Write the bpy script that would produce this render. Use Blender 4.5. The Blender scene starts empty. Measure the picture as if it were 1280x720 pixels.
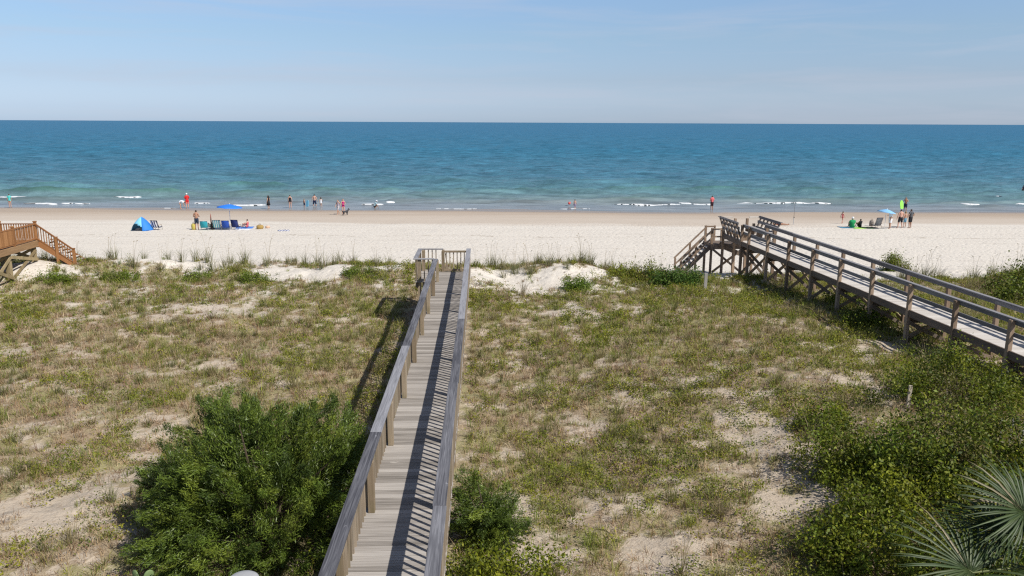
import bpy, bmesh, math, random
import numpy as np
from mathutils import Vector, Matrix, Euler, Quaternion

SC = bpy.context.scene
COL = SC.collection
R = math.radians
rng = np.random.default_rng(7)
random.seed(7)

# ------------------------------------------------------------------ camera
F, CAMZ = 985.0, 10.3
PITCH = math.atan(207.0 / F)
ROLL = R(0.27)
cam_data = bpy.data.cameras.new("camera")
cam = bpy.data.objects.new("camera", cam_data)
COL.objects.link(cam)
cam_data.sensor_width = 36.0
cam_data.lens = 36.0 * F / 1280.0
cam_data.clip_start = 0.1
cam_data.clip_end = 200000.0
CAMR = Euler((math.pi / 2 - PITCH, 0, 0)).to_matrix() @ Matrix.Rotation(ROLL, 3, 'Z')
cam.matrix_world = Matrix.Translation((0, 0, CAMZ)) @ CAMR.to_4x4()
SC.camera = cam


def ray(px, py):
    return CAMR @ Vector(((px - 640.0) / F, -(py - 360.0) / F, -1.0))


def at(px, py, z):
    d = ray(px, py)
    t = (z - CAMZ) / d.z
    return Vector((d.x * t, d.y * t, z))


def at_y(px, py, y):
    d = ray(px, py)
    t = y / d.y
    return Vector((d.x * t, y, CAMZ + d.z * t))


# ------------------------------------------------------------------ noise
def _hash(ix, iy, seed):
    h = (ix.astype(np.int64) * 374761393 + iy.astype(np.int64) * 668265263 + seed * 974711) & 0xFFFFFFFF
    h = ((h ^ (h >> 13)) * 1274126177) & 0xFFFFFFFF
    h = h ^ (h >> 16)
    return (h & 0xFFFF) / 65535.0


def vnoise(x, y, seed=0):
    x = np.asarray(x, float); y = np.asarray(y, float)
    ix = np.floor(x); iy = np.floor(y)
    fx = x - ix; fy = y - iy
    u = fx * fx * fx * (fx * (fx * 6 - 15) + 10); v = fy * fy * fy * (fy * (fy * 6 - 15) + 10)
    a = _hash(ix, iy, seed); b = _hash(ix + 1, iy, seed)
    c = _hash(ix, iy + 1, seed); d = _hash(ix + 1, iy + 1, seed)
    return (a * (1 - u) + b * u) * (1 - v) + (c * (1 - u) + d * u) * v


def fbm(x, y, seed=0, octv=4):
    s = 0.0; a = 0.5; n = 0.0
    for i in range(octv):
        s = s + a * vnoise(np.asarray(x) * 2 ** i + i * 17.3, np.asarray(y) * 2 ** i - i * 9.1, seed + i)
        n += a; a *= 0.5
    return s / n


def sstep(a, b, x):
    t = np.clip((np.asarray(x, float) - a) / (b - a), 0, 1)
    return t * t * (3 - 2 * t)


# ------------------------------------------------------------------ terrain height
LY = [-60, 0, 12, 20, 30, 35, 38.5, 41.5, 44, 46.5, 49.5, 60, 78, 94, 110, 150, 400]
LZ = [2.8, 2.6, 2.4, 2.25, 2.2, 2.3, 2.6, 2.75, 2.45, 1.5, 1.15, .95, .62, 0.0, -.6, -2., -6]
RZ = [3.8, 3.6, 3.4, 3.3, 2.72, 2.45, 2.35, 2.25, 1.95, 1.5, 1.15, .95, .62, 0.0, -.6, -2., -6]
_yy = np.arange(-60, 400, .25)
_k = np.ones(9) / 9


def _prof(zs):
    z = np.interp(_yy, LY, zs)
    zp = np.pad(z, 4, mode='edge')
    return np.convolve(zp, _k, 'valid')


_PL, _PR = _prof(LZ), _prof(RZ)


def height(x, y):
    x = np.asarray(x, float); y = np.asarray(y, float)
    yw = y + (fbm(x * .06, y * 0 + 3.1, 31, 2) - .5) * 4.0 * sstep(30, 40, y) * (1 - sstep(47, 60, y))
    zl = np.interp(yw, _yy, _PL); zr = np.interp(yw, _yy, _PR)
    t = sstep(-2, 12, x)
    z = zl * (1 - t) + zr * t
    dune = 1 - sstep(43, 48, y)
    z = z + dune * ((fbm(x * .22, y * .22, 5, 2) - .5) * .42 + (fbm(x * .9, y * .9, 9, 2) - .5) * .16 + (fbm(x * 3, y * 3, 12, 2) - .5) * .05)
    crest = np.exp(-((y - 40.5) / 2.6) ** 2)
    z = z + crest * (fbm(x * .35, y * .3, 21, 3) - .5) * .9
    beach = sstep(46, 52, y) * (1 - sstep(80, 96, y))
    z = z + beach * ((fbm(x * .5, y * .5, 41, 2) - .5) * .06)
    z = z + sstep(80, 88, y) * (1 - sstep(100, 110, y)) * (fbm(x * .05, y * .02, 51, 2) - .5) * .16
    # blow-outs: bare sand hollows on the landward slope of the crest
    for (cx, cy, rx, ry, dz) in BLOW:
        z = z + dz * np.exp(-(((x - cx) / rx) ** 2 + ((y - cy) / ry) ** 2))
    return z


BLOW = []
for (px, py, zz, rx, ry, dz) in [(700, 340, 2.5, 3.2, 1.3, .32), (690, 366, 2.2, 3.6, 1.6, -.25), (1180, 333, 2.2, 2.6, 1.0, .35),
                                 (190, 330, 2.8, 2.2, 1.2, .3), (30, 335, 2.9, 2.2, 1.4, .42), (2, 340, 3.0, 2.6, 1.4, .42)]:
    p = at(px, py, zz)
    BLOW.append((p.x, p.y, rx, ry, dz))


def hz(x, y):
    return float(height(np.array([x]), np.array([y]))[0])


def ground_at(px, py):
    d = ray(px, py)
    ys = np.arange(7, 130, .05)
    t = ys / d.y
    zz = CAMZ + d.z * t
    hh = np.maximum(height(d.x * t, ys), -0.35)
    k = np.argmax(zz <= hh)
    return Vector((d.x * t[k], ys[k], float(hh[k])))


# bare sand patches (world ellipses); third and fourth values are radii in metres
BARE = []
for (px, py, rx, ry, s) in [
        (135, 600, .8, 2.2, .9), (60, 520, 1.3, 1.0, .55), (20, 640, .8, 1.0, .6), (200, 520, 1.3, .9, .8), (235, 450, 1.6, .9, .5),
        (640, 655, 1.05, 1.35, 1.1), (600, 560, .8, 1.2, .6), (960, 575, 1.0, 1.9, .9), (990, 640, .8, 1.0, .8), (800, 700, 1.2, .6, .7), (760, 640, .7, .7, .5),
        (860, 480, 1.6, .8, .55), (740, 520, 1.1, .7, .5), (700, 350, 3.1, 2.0, 1.4), (620, 352, 1.6, 1.4, .8), (745, 388, 2.2, 1.2, .6), (700, 385, 1.6, 1.2, .5),
        (1185, 333, 3.2, 1.9, 2.4), (1120, 326, 1.8, 1.4, 2.2), (1250, 330, 1.8, 1.0, 1.8), (195, 332, 2.2, 1.3, 1.9), (260, 336, 1.1, 1.1, 1.6), (390, 345, 1.7, 1.2, 1.8), (340, 340, 1.2, 1.0, 1.4), (45, 332, 2.6, .9, 1.5), (8, 336, 2.0, .8, 1.2), (490, 345, .9, .8, 1.4), (620, 345, 1.2, .9, 1.6), (890, 340, 1.6, .8, 2.0), (245, 380, 3.0, 1.5, .65), (140, 392, 2.0, 1.2, .4),
        (270, 382, 1.2, .8, .5), (890, 345, 1.3, .9, .9), (1075, 455, 1.6, 1.3, .7), (1050, 500, 1.0, .8, .6), (1110, 450, 1.2, 1.0, .6), (880, 600, .8, 1.0, .5), (680, 700, .8, .5, .7), (920, 520, .8, 1.2, .6), (40, 425, 2.0, 1.0, .6), (300, 470, 1.5, .8, .5), (1240, 470, 1, .6, .6)]:
    p = at(px, py, 3.15 if (px < 100 and py < 345) else 2.5)
    BARE.append((p.x, p.y, rx, ry, s))


def vegmap(x, y):
    """0 bare sand .. 1 closed cover"""
    n = fbm(x * .55, y * .55, 61, 4)
    n2 = fbm(x * 1.7, y * 1.7, 71, 3)
    n3 = fbm(x * 5.0, y * 5.0, 75, 2)
    v = .80 + (n - .5) * .75 + (n2 - .5) * 1.35 + (n3 - .5) * 1.15
    nb = (fbm(x * 1.1, y * 1.1, 83, 3) - .5) * 2.2
    for (cx, cy, rx, ry, s) in BARE:
        d = ((x - cx) / rx) ** 2 + ((y - cy) / ry) ** 2
        v = v - s * .62 * (1 - sstep(.2, 2.0, d + nb))
    edge = 42.8 + (fbm(x * .25, y * 0, 91, 3) - .5) * 4.0
    v = v * (1 - sstep(edge - 1.0, edge + 1.2, y))
    return np.clip(v, 0, 1)


# ------------------------------------------------------------------ materials
MATS = {}


def nt(name):
    m = bpy.data.materials.new(name)
    m.use_nodes = True
    n = m.node_tree
    return m, n, n.nodes, n.links, n.nodes["Principled BSDF"]


def plain(name, rgb, rough=.7, var=.15, scale=6.0, spec=.3, bump=0.0, metal=0.0):
    if name in MATS:
        return MATS[name]
    m, n, N, L, b = nt(name)
    tc = N.new("ShaderNodeTexCoord")
    no = N.new("ShaderNodeTexNoise"); no.inputs["Scale"].default_value = scale; no.inputs["Detail"].default_value = 4
    L.new(tc.outputs["Object"], no.inputs["Vector"])
    mx = N.new("ShaderNodeMix"); mx.data_type = 'RGBA'
    mx.inputs[6].default_value = (*[c * (1 - var) for c in rgb], 1)
    mx.inputs[7].default_value = (*[min(1, c * (1 + var)) for c in rgb], 1)
    L.new(no.outputs["Fac"], mx.inputs[0]); L.new(mx.outputs[2], b.inputs["Base Color"])
    b.inputs["Roughness"].default_value = rough
    b.inputs["Specular IOR Level"].default_value = spec
    b.inputs["Metallic"].default_value = metal
    if bump:
        bp = N.new("ShaderNodeBump"); bp.inputs["Strength"].default_value = bump; bp.inputs["Distance"].default_value = .01
        L.new(no.outputs["Fac"], bp.inputs["Height"]); L.new(bp.outputs[0], b.inputs["Normal"])
    MATS[name] = m
    return m


def stripes(name, a, c, freq, axis=0, rough=.8):
    if name in MATS:
        return MATS[name]
    m, n, N, L, b = nt(name)
    tc = N.new("ShaderNodeTexCoord"); sp = N.new("ShaderNodeSeparateXYZ"); L.new(tc.outputs["Object"], sp.inputs[0])
    mu = N.new("ShaderNodeMath"); mu.operation = 'MULTIPLY'; mu.inputs[1].default_value = freq; L.new(sp.outputs[axis], mu.inputs[0])
    fr = N.new("ShaderNodeMath"); fr.operation = 'FRACT'; L.new(mu.outputs[0], fr.inputs[0])
    gt = N.new("ShaderNodeMath"); gt.operation = 'GREATER_THAN'; gt.inputs[1].default_value = .5; L.new(fr.outputs[0], gt.inputs[0])
    mx = N.new("ShaderNodeMix"); mx.data_type = 'RGBA'; mx.inputs[6].default_value = (*a, 1); mx.inputs[7].default_value = (*c, 1)
    L.new(gt.outputs[0], mx.inputs[0]); L.new(mx.outputs[2], b.inputs["Base Color"])
    b.inputs["Roughness"].default_value = rough
    MATS[name] = m
    return m


def wood(name, c_dark, c_mid, c_light, axis, rough=.85, streak=.6, knots=True, green=0.0):
    """weathered board: long grain along AXIS (0 x, 1 y, 2 z) of the object's own frame, tone per board in attribute tone"""
    if name in MATS:
        return MATS[name]
    m, n, N, L, b = nt(name)
    tc = N.new("ShaderNodeTexCoord")
    at_ = N.new("ShaderNodeAttribute"); at_.attribute_name = "tone"
    # shift the grain per board
    off = N.new("ShaderNodeVectorMath"); off.operation = 'ADD'
    sc = N.new("ShaderNodeVectorMath"); sc.operation = 'SCALE'; sc.inputs["Scale"].default_value = 37.0
    L.new(at_.outputs["Color"], sc.inputs[0])
    L.new(tc.outputs["Object"], off.inputs[0]); L.new(sc.outputs[0], off.inputs[1])
    mp = N.new("ShaderNodeMapping")
    s = [38.0, 38.0, 38.0]; s[axis] = 1.3
    mp.inputs["Scale"].default_value = s
    L.new(off.outputs[0], mp.inputs[0])
    n1 = N.new("ShaderNodeTexNoise"); n1.inputs["Scale"].default_value = 1.0; n1.inputs["Detail"].default_value = 5; n1.inputs["Distortion"].default_value = .8
    L.new(mp.outputs[0], n1.inputs["Vector"])
    mp2 = N.new("ShaderNodeMapping"); s2 = [6.0, 6.0, 6.0]; s2[axis] = .9
    mp2.inputs["Scale"].default_value = s2; L.new(off.outputs[0], mp2.inputs[0])
    n2 = N.new("ShaderNodeTexNoise"); n2.inputs["Scale"].default_value = 1.0; n2.inputs["Detail"].default_value = 4
    L.new(mp2.outputs[0], n2.inputs["Vector"])
    add = N.new("ShaderNodeMath"); add.operation = 'MULTIPLY_ADD'; add.inputs[1].default_value = streak
    L.new(n1.outputs["Fac"], add.inputs[0])
    mul = N.new("ShaderNodeMath"); mul.operation = 'MULTIPLY'; mul.inputs[1].default_value = 1 - streak
    L.new(n2.outputs["Fac"], mul.inputs[0]); L.new(mul.outputs[0], add.inputs[2])
    tn = N.new("ShaderNodeMath"); tn.operation = 'MULTIPLY_ADD'; tn.inputs[1].default_value = .36; tn.inputs[2].default_value = -.18
    L.new(at_.outputs["Fac"], tn.inputs[0])
    ad2 = N.new("ShaderNodeMath"); ad2.operation = 'ADD'; L.new(add.outputs[0], ad2.inputs[0]); L.new(tn.outputs[0], ad2.inputs[1])
    cr = N.new("ShaderNodeValToRGB"); L.new(ad2.outputs[0], cr.inputs[0])
    e = cr.color_ramp.elements
    e[0].position = .25; e[0].color = (*c_dark, 1); e[1].position = .72; e[1].color = (*c_light, 1)
    k = e.new(.48); k.color = (*c_mid, 1)
    out = cr.outputs[0]
    if knots:   # pale worn flecks
        n3 = N.new("ShaderNodeTexNoise"); n3.inputs["Scale"].default_value = 3.1; n3.inputs["Detail"].default_value = 6; n3.inputs["Roughness"].default_value = .7
        mp3 = N.new("ShaderNodeMapping"); s3 = [2.5, 2.5, 2.5]; s3[axis] = .8; mp3.inputs["Scale"].default_value = s3
        L.new(off.outputs[0], mp3.inputs[0]); L.new(mp3.outputs[0], n3.inputs["Vector"])
        r3 = N.new("ShaderNodeMapRange"); r3.inputs["From Min"].default_value = .66; r3.inputs["From Max"].default_value = .72
        L.new(n3.outputs["Fac"], r3.inputs["Value"])
        mx = N.new("ShaderNodeMix"); mx.data_type = 'RGBA'; mx.inputs[7].default_value = (*[min(.7, c * 1.35) for c in c_light], 1)
        ml = N.new("ShaderNodeMath"); ml.operation = 'MULTIPLY'; ml.inputs[1].default_value = .7
        L.new(r3.outputs[0], ml.inputs[0]); L.new(ml.outputs[0], mx.inputs[0]); L.new(out, mx.inputs[6]); out = mx.outputs[2]
    if green:
        n4 = N.new("ShaderNodeTexNoise"); n4.inputs["Scale"].default_value = 2.3; n4.inputs["Detail"].default_value = 3
        L.new(tc.outputs["Object"], n4.inputs["Vector"])
        r4 = N.new("ShaderNodeMapRange"); r4.inputs["From Min"].default_value = .5; r4.inputs["From Max"].default_value = .75; r4.inputs["To Max"].default_value = green
        L.new(n4.outputs["Fac"], r4.inputs["Value"])
        mx = N.new("ShaderNodeMix"); mx.data_type = 'RGBA'; mx.inputs[7].default_value = (.13, .13, .05, 1)
        L.new(r4.outputs[0], mx.inputs[0]); L.new(out, mx.inputs[6]); out = mx.outputs[2]
    L.new(out, b.inputs["Base Color"])
    b.inputs["Roughness"].default_value = rough; b.inputs["Specular IOR Level"].default_value = .25
    bp = N.new("ShaderNodeBump"); bp.inputs["Strength"].default_value = .35; bp.inputs["Distance"].default_value = .006
    L.new(n1.outputs["Fac"], bp.inputs["Height"]); L.new(bp.outputs[0], b.inputs["Normal"])
    MATS[name] = m
    return m


def leafmat(name, trans=.3, rough=.55, spec=.3):
    if name in MATS:
        return MATS[name]
    m, n, N, L, b = nt(name)
    a = N.new("ShaderNodeAttribute"); a.attribute_name = "col"
    L.new(a.outputs["Color"], b.inputs["Base Color"])
    b.inputs["Roughness"].default_value = rough; b.inputs["Specular IOR Level"].default_value = spec
    tr = N.new("ShaderNodeBsdfTranslucent"); L.new(a.outputs["Color"], tr.inputs[0])
    mx = N.new("ShaderNodeMixShader"); mx.inputs[0].default_value = trans
    L.new(b.outputs[0], mx.inputs[1]); L.new(tr.outputs[0], mx.inputs[2])
    L.new(mx.outputs[0], N["Material Output"].inputs[0])
    MATS[name] = m
    return m


# ------------------------------------------------------------------ object helpers
def tag(o, label=None, cat=None, group=None, kind=None):
    if label: o["label"] = label
    if cat: o["category"] = cat
    if group: o["group"] = group
    if kind: o["kind"] = kind
    return o


def empty(name, loc=(0, 0, 0), rz=0.0):
    o = bpy.data.objects.new(name, None)
    COL.objects.link(o)
    o.location = loc; o.rotation_euler = (0, 0, rz)
    o.empty_display_size = .2
    return o


def link_mesh(name, me, mat, parent=None):
    o = bpy.data.objects.new(name, me)
    COL.objects.link(o)
    if mat is not None and not me.materials:
        me.materials.append(mat)
    if parent: o.parent = parent
    return o


def children(o):
    return [c for c in bpy.data.objects if c.parent == o]


def copy_tree(o, parent=None):
    c = o.copy(); COL.objects.link(c)
    if parent: c.parent = parent
    for ch in children(o):
        copy_tree(ch, c)
    return c


def np_mesh(name, V, Fq, col=None, smooth=False):
    V = np.ascontiguousarray(V, dtype=np.float32); Fq = np.ascontiguousarray(Fq, dtype=np.int32)
    k = Fq.shape[1]; nf = len(Fq)
    me = bpy.data.meshes.new(name)
    me.vertices.add(len(V)); me.vertices.foreach_set("co", V.ravel())
    me.loops.add(nf * k); me.loops.foreach_set("vertex_index", Fq.ravel())
    me.polygons.add(nf); me.polygons.foreach_set("loop_start", np.arange(0, nf * k, k, dtype=np.int32))
    if smooth:
        me.polygons.foreach_set("use_smooth", np.ones(nf, dtype=bool))
    me.update(calc_edges=True)
    if col is not None:
        a = me.attributes.new("col", 'FLOAT_COLOR', 'POINT')
        c4 = np.ones((len(V), 4), np.float32); c4[:, :3] = col
        a.data.foreach_set("color", c4.ravel())
    return me


class MB:
    """collects boxes, beams and tubes into ONE mesh"""
    def __init__(s):
        s.v = []; s.f = []; s.t = []

    def add(s, vs, fs, tone=None):
        b = len(s.v); s.v += [tuple(p) for p in vs]; s.f += [tuple(i + b for i in f) for f in fs]
        tone = random.random() if tone is None else tone
        s.t += [tone] * len(vs)

    def box(s, x0, x1, y0, y1, z0, z1, tone=None, jit=0.0):
        vs = [(x, y, z) for x in (x0, x1) for y in (y0, y1) for z in (z0, z1)]
        if jit: vs = [tuple(c + random.uniform(-jit, jit) for c in p) for p in vs]
        s.add(vs, [(0, 1, 3, 2), (4, 6, 7, 5), (0, 4, 5, 1), (2, 3, 7, 6), (0, 2, 6, 4), (1, 5, 7, 3)], tone)
        return s

    def beam(s, a, b, w, h, up=(0, 0, 1), tone=None):
        """rectangular bar from A to B, W across, H along UP"""
        a = Vector(a); b = Vector(b); d = (b - a).normalized(); up = Vector(up)
        sx = d.cross(up).normalized(); u = sx.cross(d).normalized()
        vs = []
        for p in (a, b):
            for i, j in ((-1, -1), (1, -1), (1, 1), (-1, 1)):
                vs.append(p + sx * (i * w / 2) + u * (j * h / 2))
        s.add(vs, [(3, 2, 1, 0), (4, 5, 6, 7), (0, 1, 5, 4), (1, 2, 6, 5), (2, 3, 7, 6), (3, 0, 4, 7)], tone)
        return s

    def tube(s, pts, rads, n=8, tone=None):
        pts = [Vector(p) for p in pts]
        vs = []; fs = []
        for i, p in enumerate(pts):
            d = (pts[min(i + 1, len(pts) - 1)] - pts[max(i - 1, 0)]).normalized()
            q = Vector((0, 0, 1)) if abs(d.z) < .9 else Vector((1, 0, 0))
            a = d.cross(q).normalized(); b = d.cross(a)
            r = rads[i] if hasattr(rads, '__len__') else rads
            for k in range(n):
                t = 2 * math.pi * k / n
                vs.append(p + a * (r * math.cos(t)) + b * (r * math.sin(t)))
        for i in range(len(pts) - 1):
            for k in range(n):
                k2 = (k + 1) % n
                fs.append((i * n + k, i * n + k2, (i + 1) * n + k2, (i + 1) * n + k))
        fs.append(tuple(range(n - 1, -1, -1))); fs.append(tuple((len(pts) - 1) * n + k for k in range(n)))
        s.add(vs, fs, tone)
        return s

    def build(s, name, mat, parent=None, smooth=False, bevel=0.0):
        me = bpy.data.meshes.new(name)
        me.from_pydata(s.v, [], s.f)
        a = me.attributes.new("tone", 'FLOAT', 'POINT'); a.data.foreach_set("value", np.array(s.t, np.float32))
        if smooth:
            me.polygons.foreach_set("use_smooth", np.ones(len(me.polygons), dtype=bool))
        me.update()
        o = link_mesh(name, me, mat, parent)
        if bevel:
            bv = o.modifiers.new("bevel", 'BEVEL'); bv.width = bevel; bv.segments = 2; bv.limit_method = 'ANGLE'
        return o


# ------------------------------------------------------------------ foliage generators (numpy)
def pal(colors, n, jit=.18, seed=None):
    c = np.array(colors, float)
    i = rng.integers(0, len(c), n)
    return np.clip(c[i] * (1 + rng.uniform(-jit, jit, (n, 1))) * (1 + rng.uniform(-.06, .06, (n, 3))), 0, 1)


def blade_mesh(name, P, az, lean, L, W, col, bend=.5):
    """two-segment tapered blades"""
    n = len(P)
    d = np.stack([np.cos(az), np.sin(az), np.zeros(n)], 1)
    ra = az + rng.uniform(-1.2, 1.2, n) + math.pi / 2
    w = np.stack([np.cos(ra), np.sin(ra), np.zeros(n)], 1) * (W / 2)[:, None]
    up = np.array([0, 0, 1.0])
    l1, l2 = L * .55, L * .5
    a2 = np.clip(lean + bend * rng.uniform(.4, 1.3, n), 0, 2.0)
    M = P + d * (np.sin(lean) * l1)[:, None] + up * (np.cos(lean) * l1)[:, None]
    T = M + d * (np.sin(a2) * l2)[:, None] + up * (np.cos(a2) * l2)[:, None]
    V = np.stack([P - w, P + w, M - w * .8, M + w * .8, T - w * .12, T + w * .12], 1).reshape(-1, 3)
    b = np.arange(n)[:, None] * 6
    Fq = np.concatenate([b + np.array([[0, 1, 3, 2]]), b + np.array([[2, 3, 5, 4]])], 1).reshape(-1, 4)
    return np_mesh(name, V, Fq, np.repeat(col, 6, 0))


def leaf_geo(C, Nrm, U, l, w):
    """diamond leaves with a slight fold; C centre, U long axis, l length, w width"""
    U = U / np.linalg.norm(U, axis=1, keepdims=True)
    S = np.cross(U, Nrm); S /= np.maximum(np.linalg.norm(S, axis=1, keepdims=True), 1e-6)
    a = U * (l / 2)[:, None]; s = S * (w / 2)[:, None]
    V = np.stack([C - a, C + s - a * .1, C + a, C - s - a * .1], 1).reshape(-1, 3)
    Fq = np.arange(len(C) * 4).reshape(-1, 4)
    return V, Fq


def rand_dir(n):
    v = rng.normal(size=(n, 3)); return v / np.linalg.norm(v, axis=1, keepdims=True)


GREEN = [(.09, .14, .012), (.125, .18, .014), (.16, .205, .016), (.042, .068, .01), (.21, .23, .022), (.15, .11, .05)]
YGREEN = [(.17, .205, .013), (.22, .245, .016), (.11, .15, .012), (.26, .26, .02), (.07, .095, .012)]
CEDAR = [(.078, .120, .018), (.115, .162, .022), (.16, .20, .026), (.040, .066, .013), (.092, .138, .019)]


def shrub(name, label, cat, base, rad, nclump, per, leaf, palette, group=None, style='leaf', seed=0, zlow=-.15, trunk=True, sink=0.0, lumps=.28, xmax=None):
    """a shrub or low tree: foliage made of many leaf-sized faces in clumps, and stems that carry it"""
    rs = np.random.default_rng(seed + 100)
    root = empty(name, base)
    tag(root, label, cat, group)
    rx, ry, rz = rad
    kd = (.95, 1.45) if style == 'spray' else (.45, 2.3)
    nclump = int(nclump * kd[0]); per = int(per * kd[1])
    D = rs.normal(size=(nclump * 3, 3)); D /= np.linalg.norm(D, axis=1, keepdims=True)
    D = D[D[:, 2] > zlow][:nclump]
    m = len(D)
    lump = 1 + lumps * 2 * (fbm(D[:, 0] * 2.1 + seed, D[:, 1] * 2.1 + D[:, 2] * 1.7, 7 + seed, 3) - .5) * 2
    rr = lump * np.where(rs.random(m) < .72, rs.uniform(.86, 1.03, m), rs.uniform(.45, .86, m))
    C0 = D * rr[:, None] * np.array([rx, ry, rz])
    C0[:, 2] += rz * .12
    axis = D * np.array([1 / rx, 1 / ry, 1 / rz]); axis /= np.linalg.norm(axis, axis=1, keepdims=True)
    axis = axis + np.array([0, 0, .08 if style == 'spray' else .5]) + rs.normal(size=(m, 3)) * .3
    axis /= np.linalg.norm(axis, axis=1, keepdims=True)
    cr = leaf[0] * (rs.uniform(3.2, 5.6, m) if style == 'spray' else rs.uniform(2.4, 5.0, m))
    if style != 'spray': cr = np.minimum(cr, .55 * min(rad))
    tint = np.array(palette)[rs.integers(0, len(palette), m)]
    n = m * per
    idx = np.repeat(np.arange(m), per)
    if style == 'spray':
        t = rs.random(n) ** .8
        spread = .46 * (1 - t * .65)
        P = C0[idx] + axis[idx] * ((t - .55) * cr[idx] * 1.9)[:, None] + rs.normal(size=(n, 3)) * (cr[idx] * spread * .55)[:, None]
        U = axis[idx] + rs.normal(size=(n, 3)) * .5
        l = leaf[0] * rs.uniform(.55, 1.3, n); w = leaf[1] * rs.uniform(.6, 1.4, n)
        Nn = rs.normal(size=(n, 3))
    else:
        P = C0[idx] + rs.normal(size=(n, 3)) * (cr[idx] * .6)[:, None] + axis[idx] * (rs.normal(size=n) * cr[idx] * .5)[:, None]
        U = rs.normal(size=(n, 3)) + axis[idx] * .5
        Nn = rs.normal(size=(n, 3)) + axis[idx] * .9 + np.array([0, 0, .4])
        l = leaf[0] * rs.uniform(.6, 1.35, n); w = leaf[1] * rs.uniform(.6, 1.35, n)
    P[:, 2] = np.maximum(P[:, 2], .02 - sink)
    if xmax is not None:   # kept clear of the boardwalk beside it
        P[:, 0] = np.where(P[:, 0] > xmax, xmax - np.abs(rs.normal(size=n)) * .15, P[:, 0])
    V, Fq = leaf_geo(P, Nn, U, l, w)
    col = tint[idx] * .65 + np.array(palette)[rs.integers(0, len(palette), n)] * .35
    col = col * (1 + rs.uniform(-.28, .28, (n, 1))) * rs.uniform(.75, 1.25, m)[idx][:, None]
    fo = link_mesh("foliage", np_mesh("foliage", V, Fq, np.repeat(np.clip(col, 0, 1), 4, 0)), leafmat("leaf_" + style, .06 if style == "spray" else .14, .45, .35), root)
    if trunk:
        mb = MB()
        k = max(5, min(46, m // 6))
        for q in range(k):
            tgt = Vector(C0[(q * 7) % m])
            b = Vector((rs.normal() * rx * .08, rs.normal() * ry * .08, -.15))
            mid = b.lerp(tgt, .5) + Vector((rs.normal() * .08, rs.normal() * .08, .10))
            r0 = .018 + .012 * rz
            mb.tube([b, mid, tgt], [r0, r0 * .6, r0 * .2], 5)
        mb.build("stem", plain("bark", (.10, .075, .05), .9, .3, 20), root)
    return root

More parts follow.
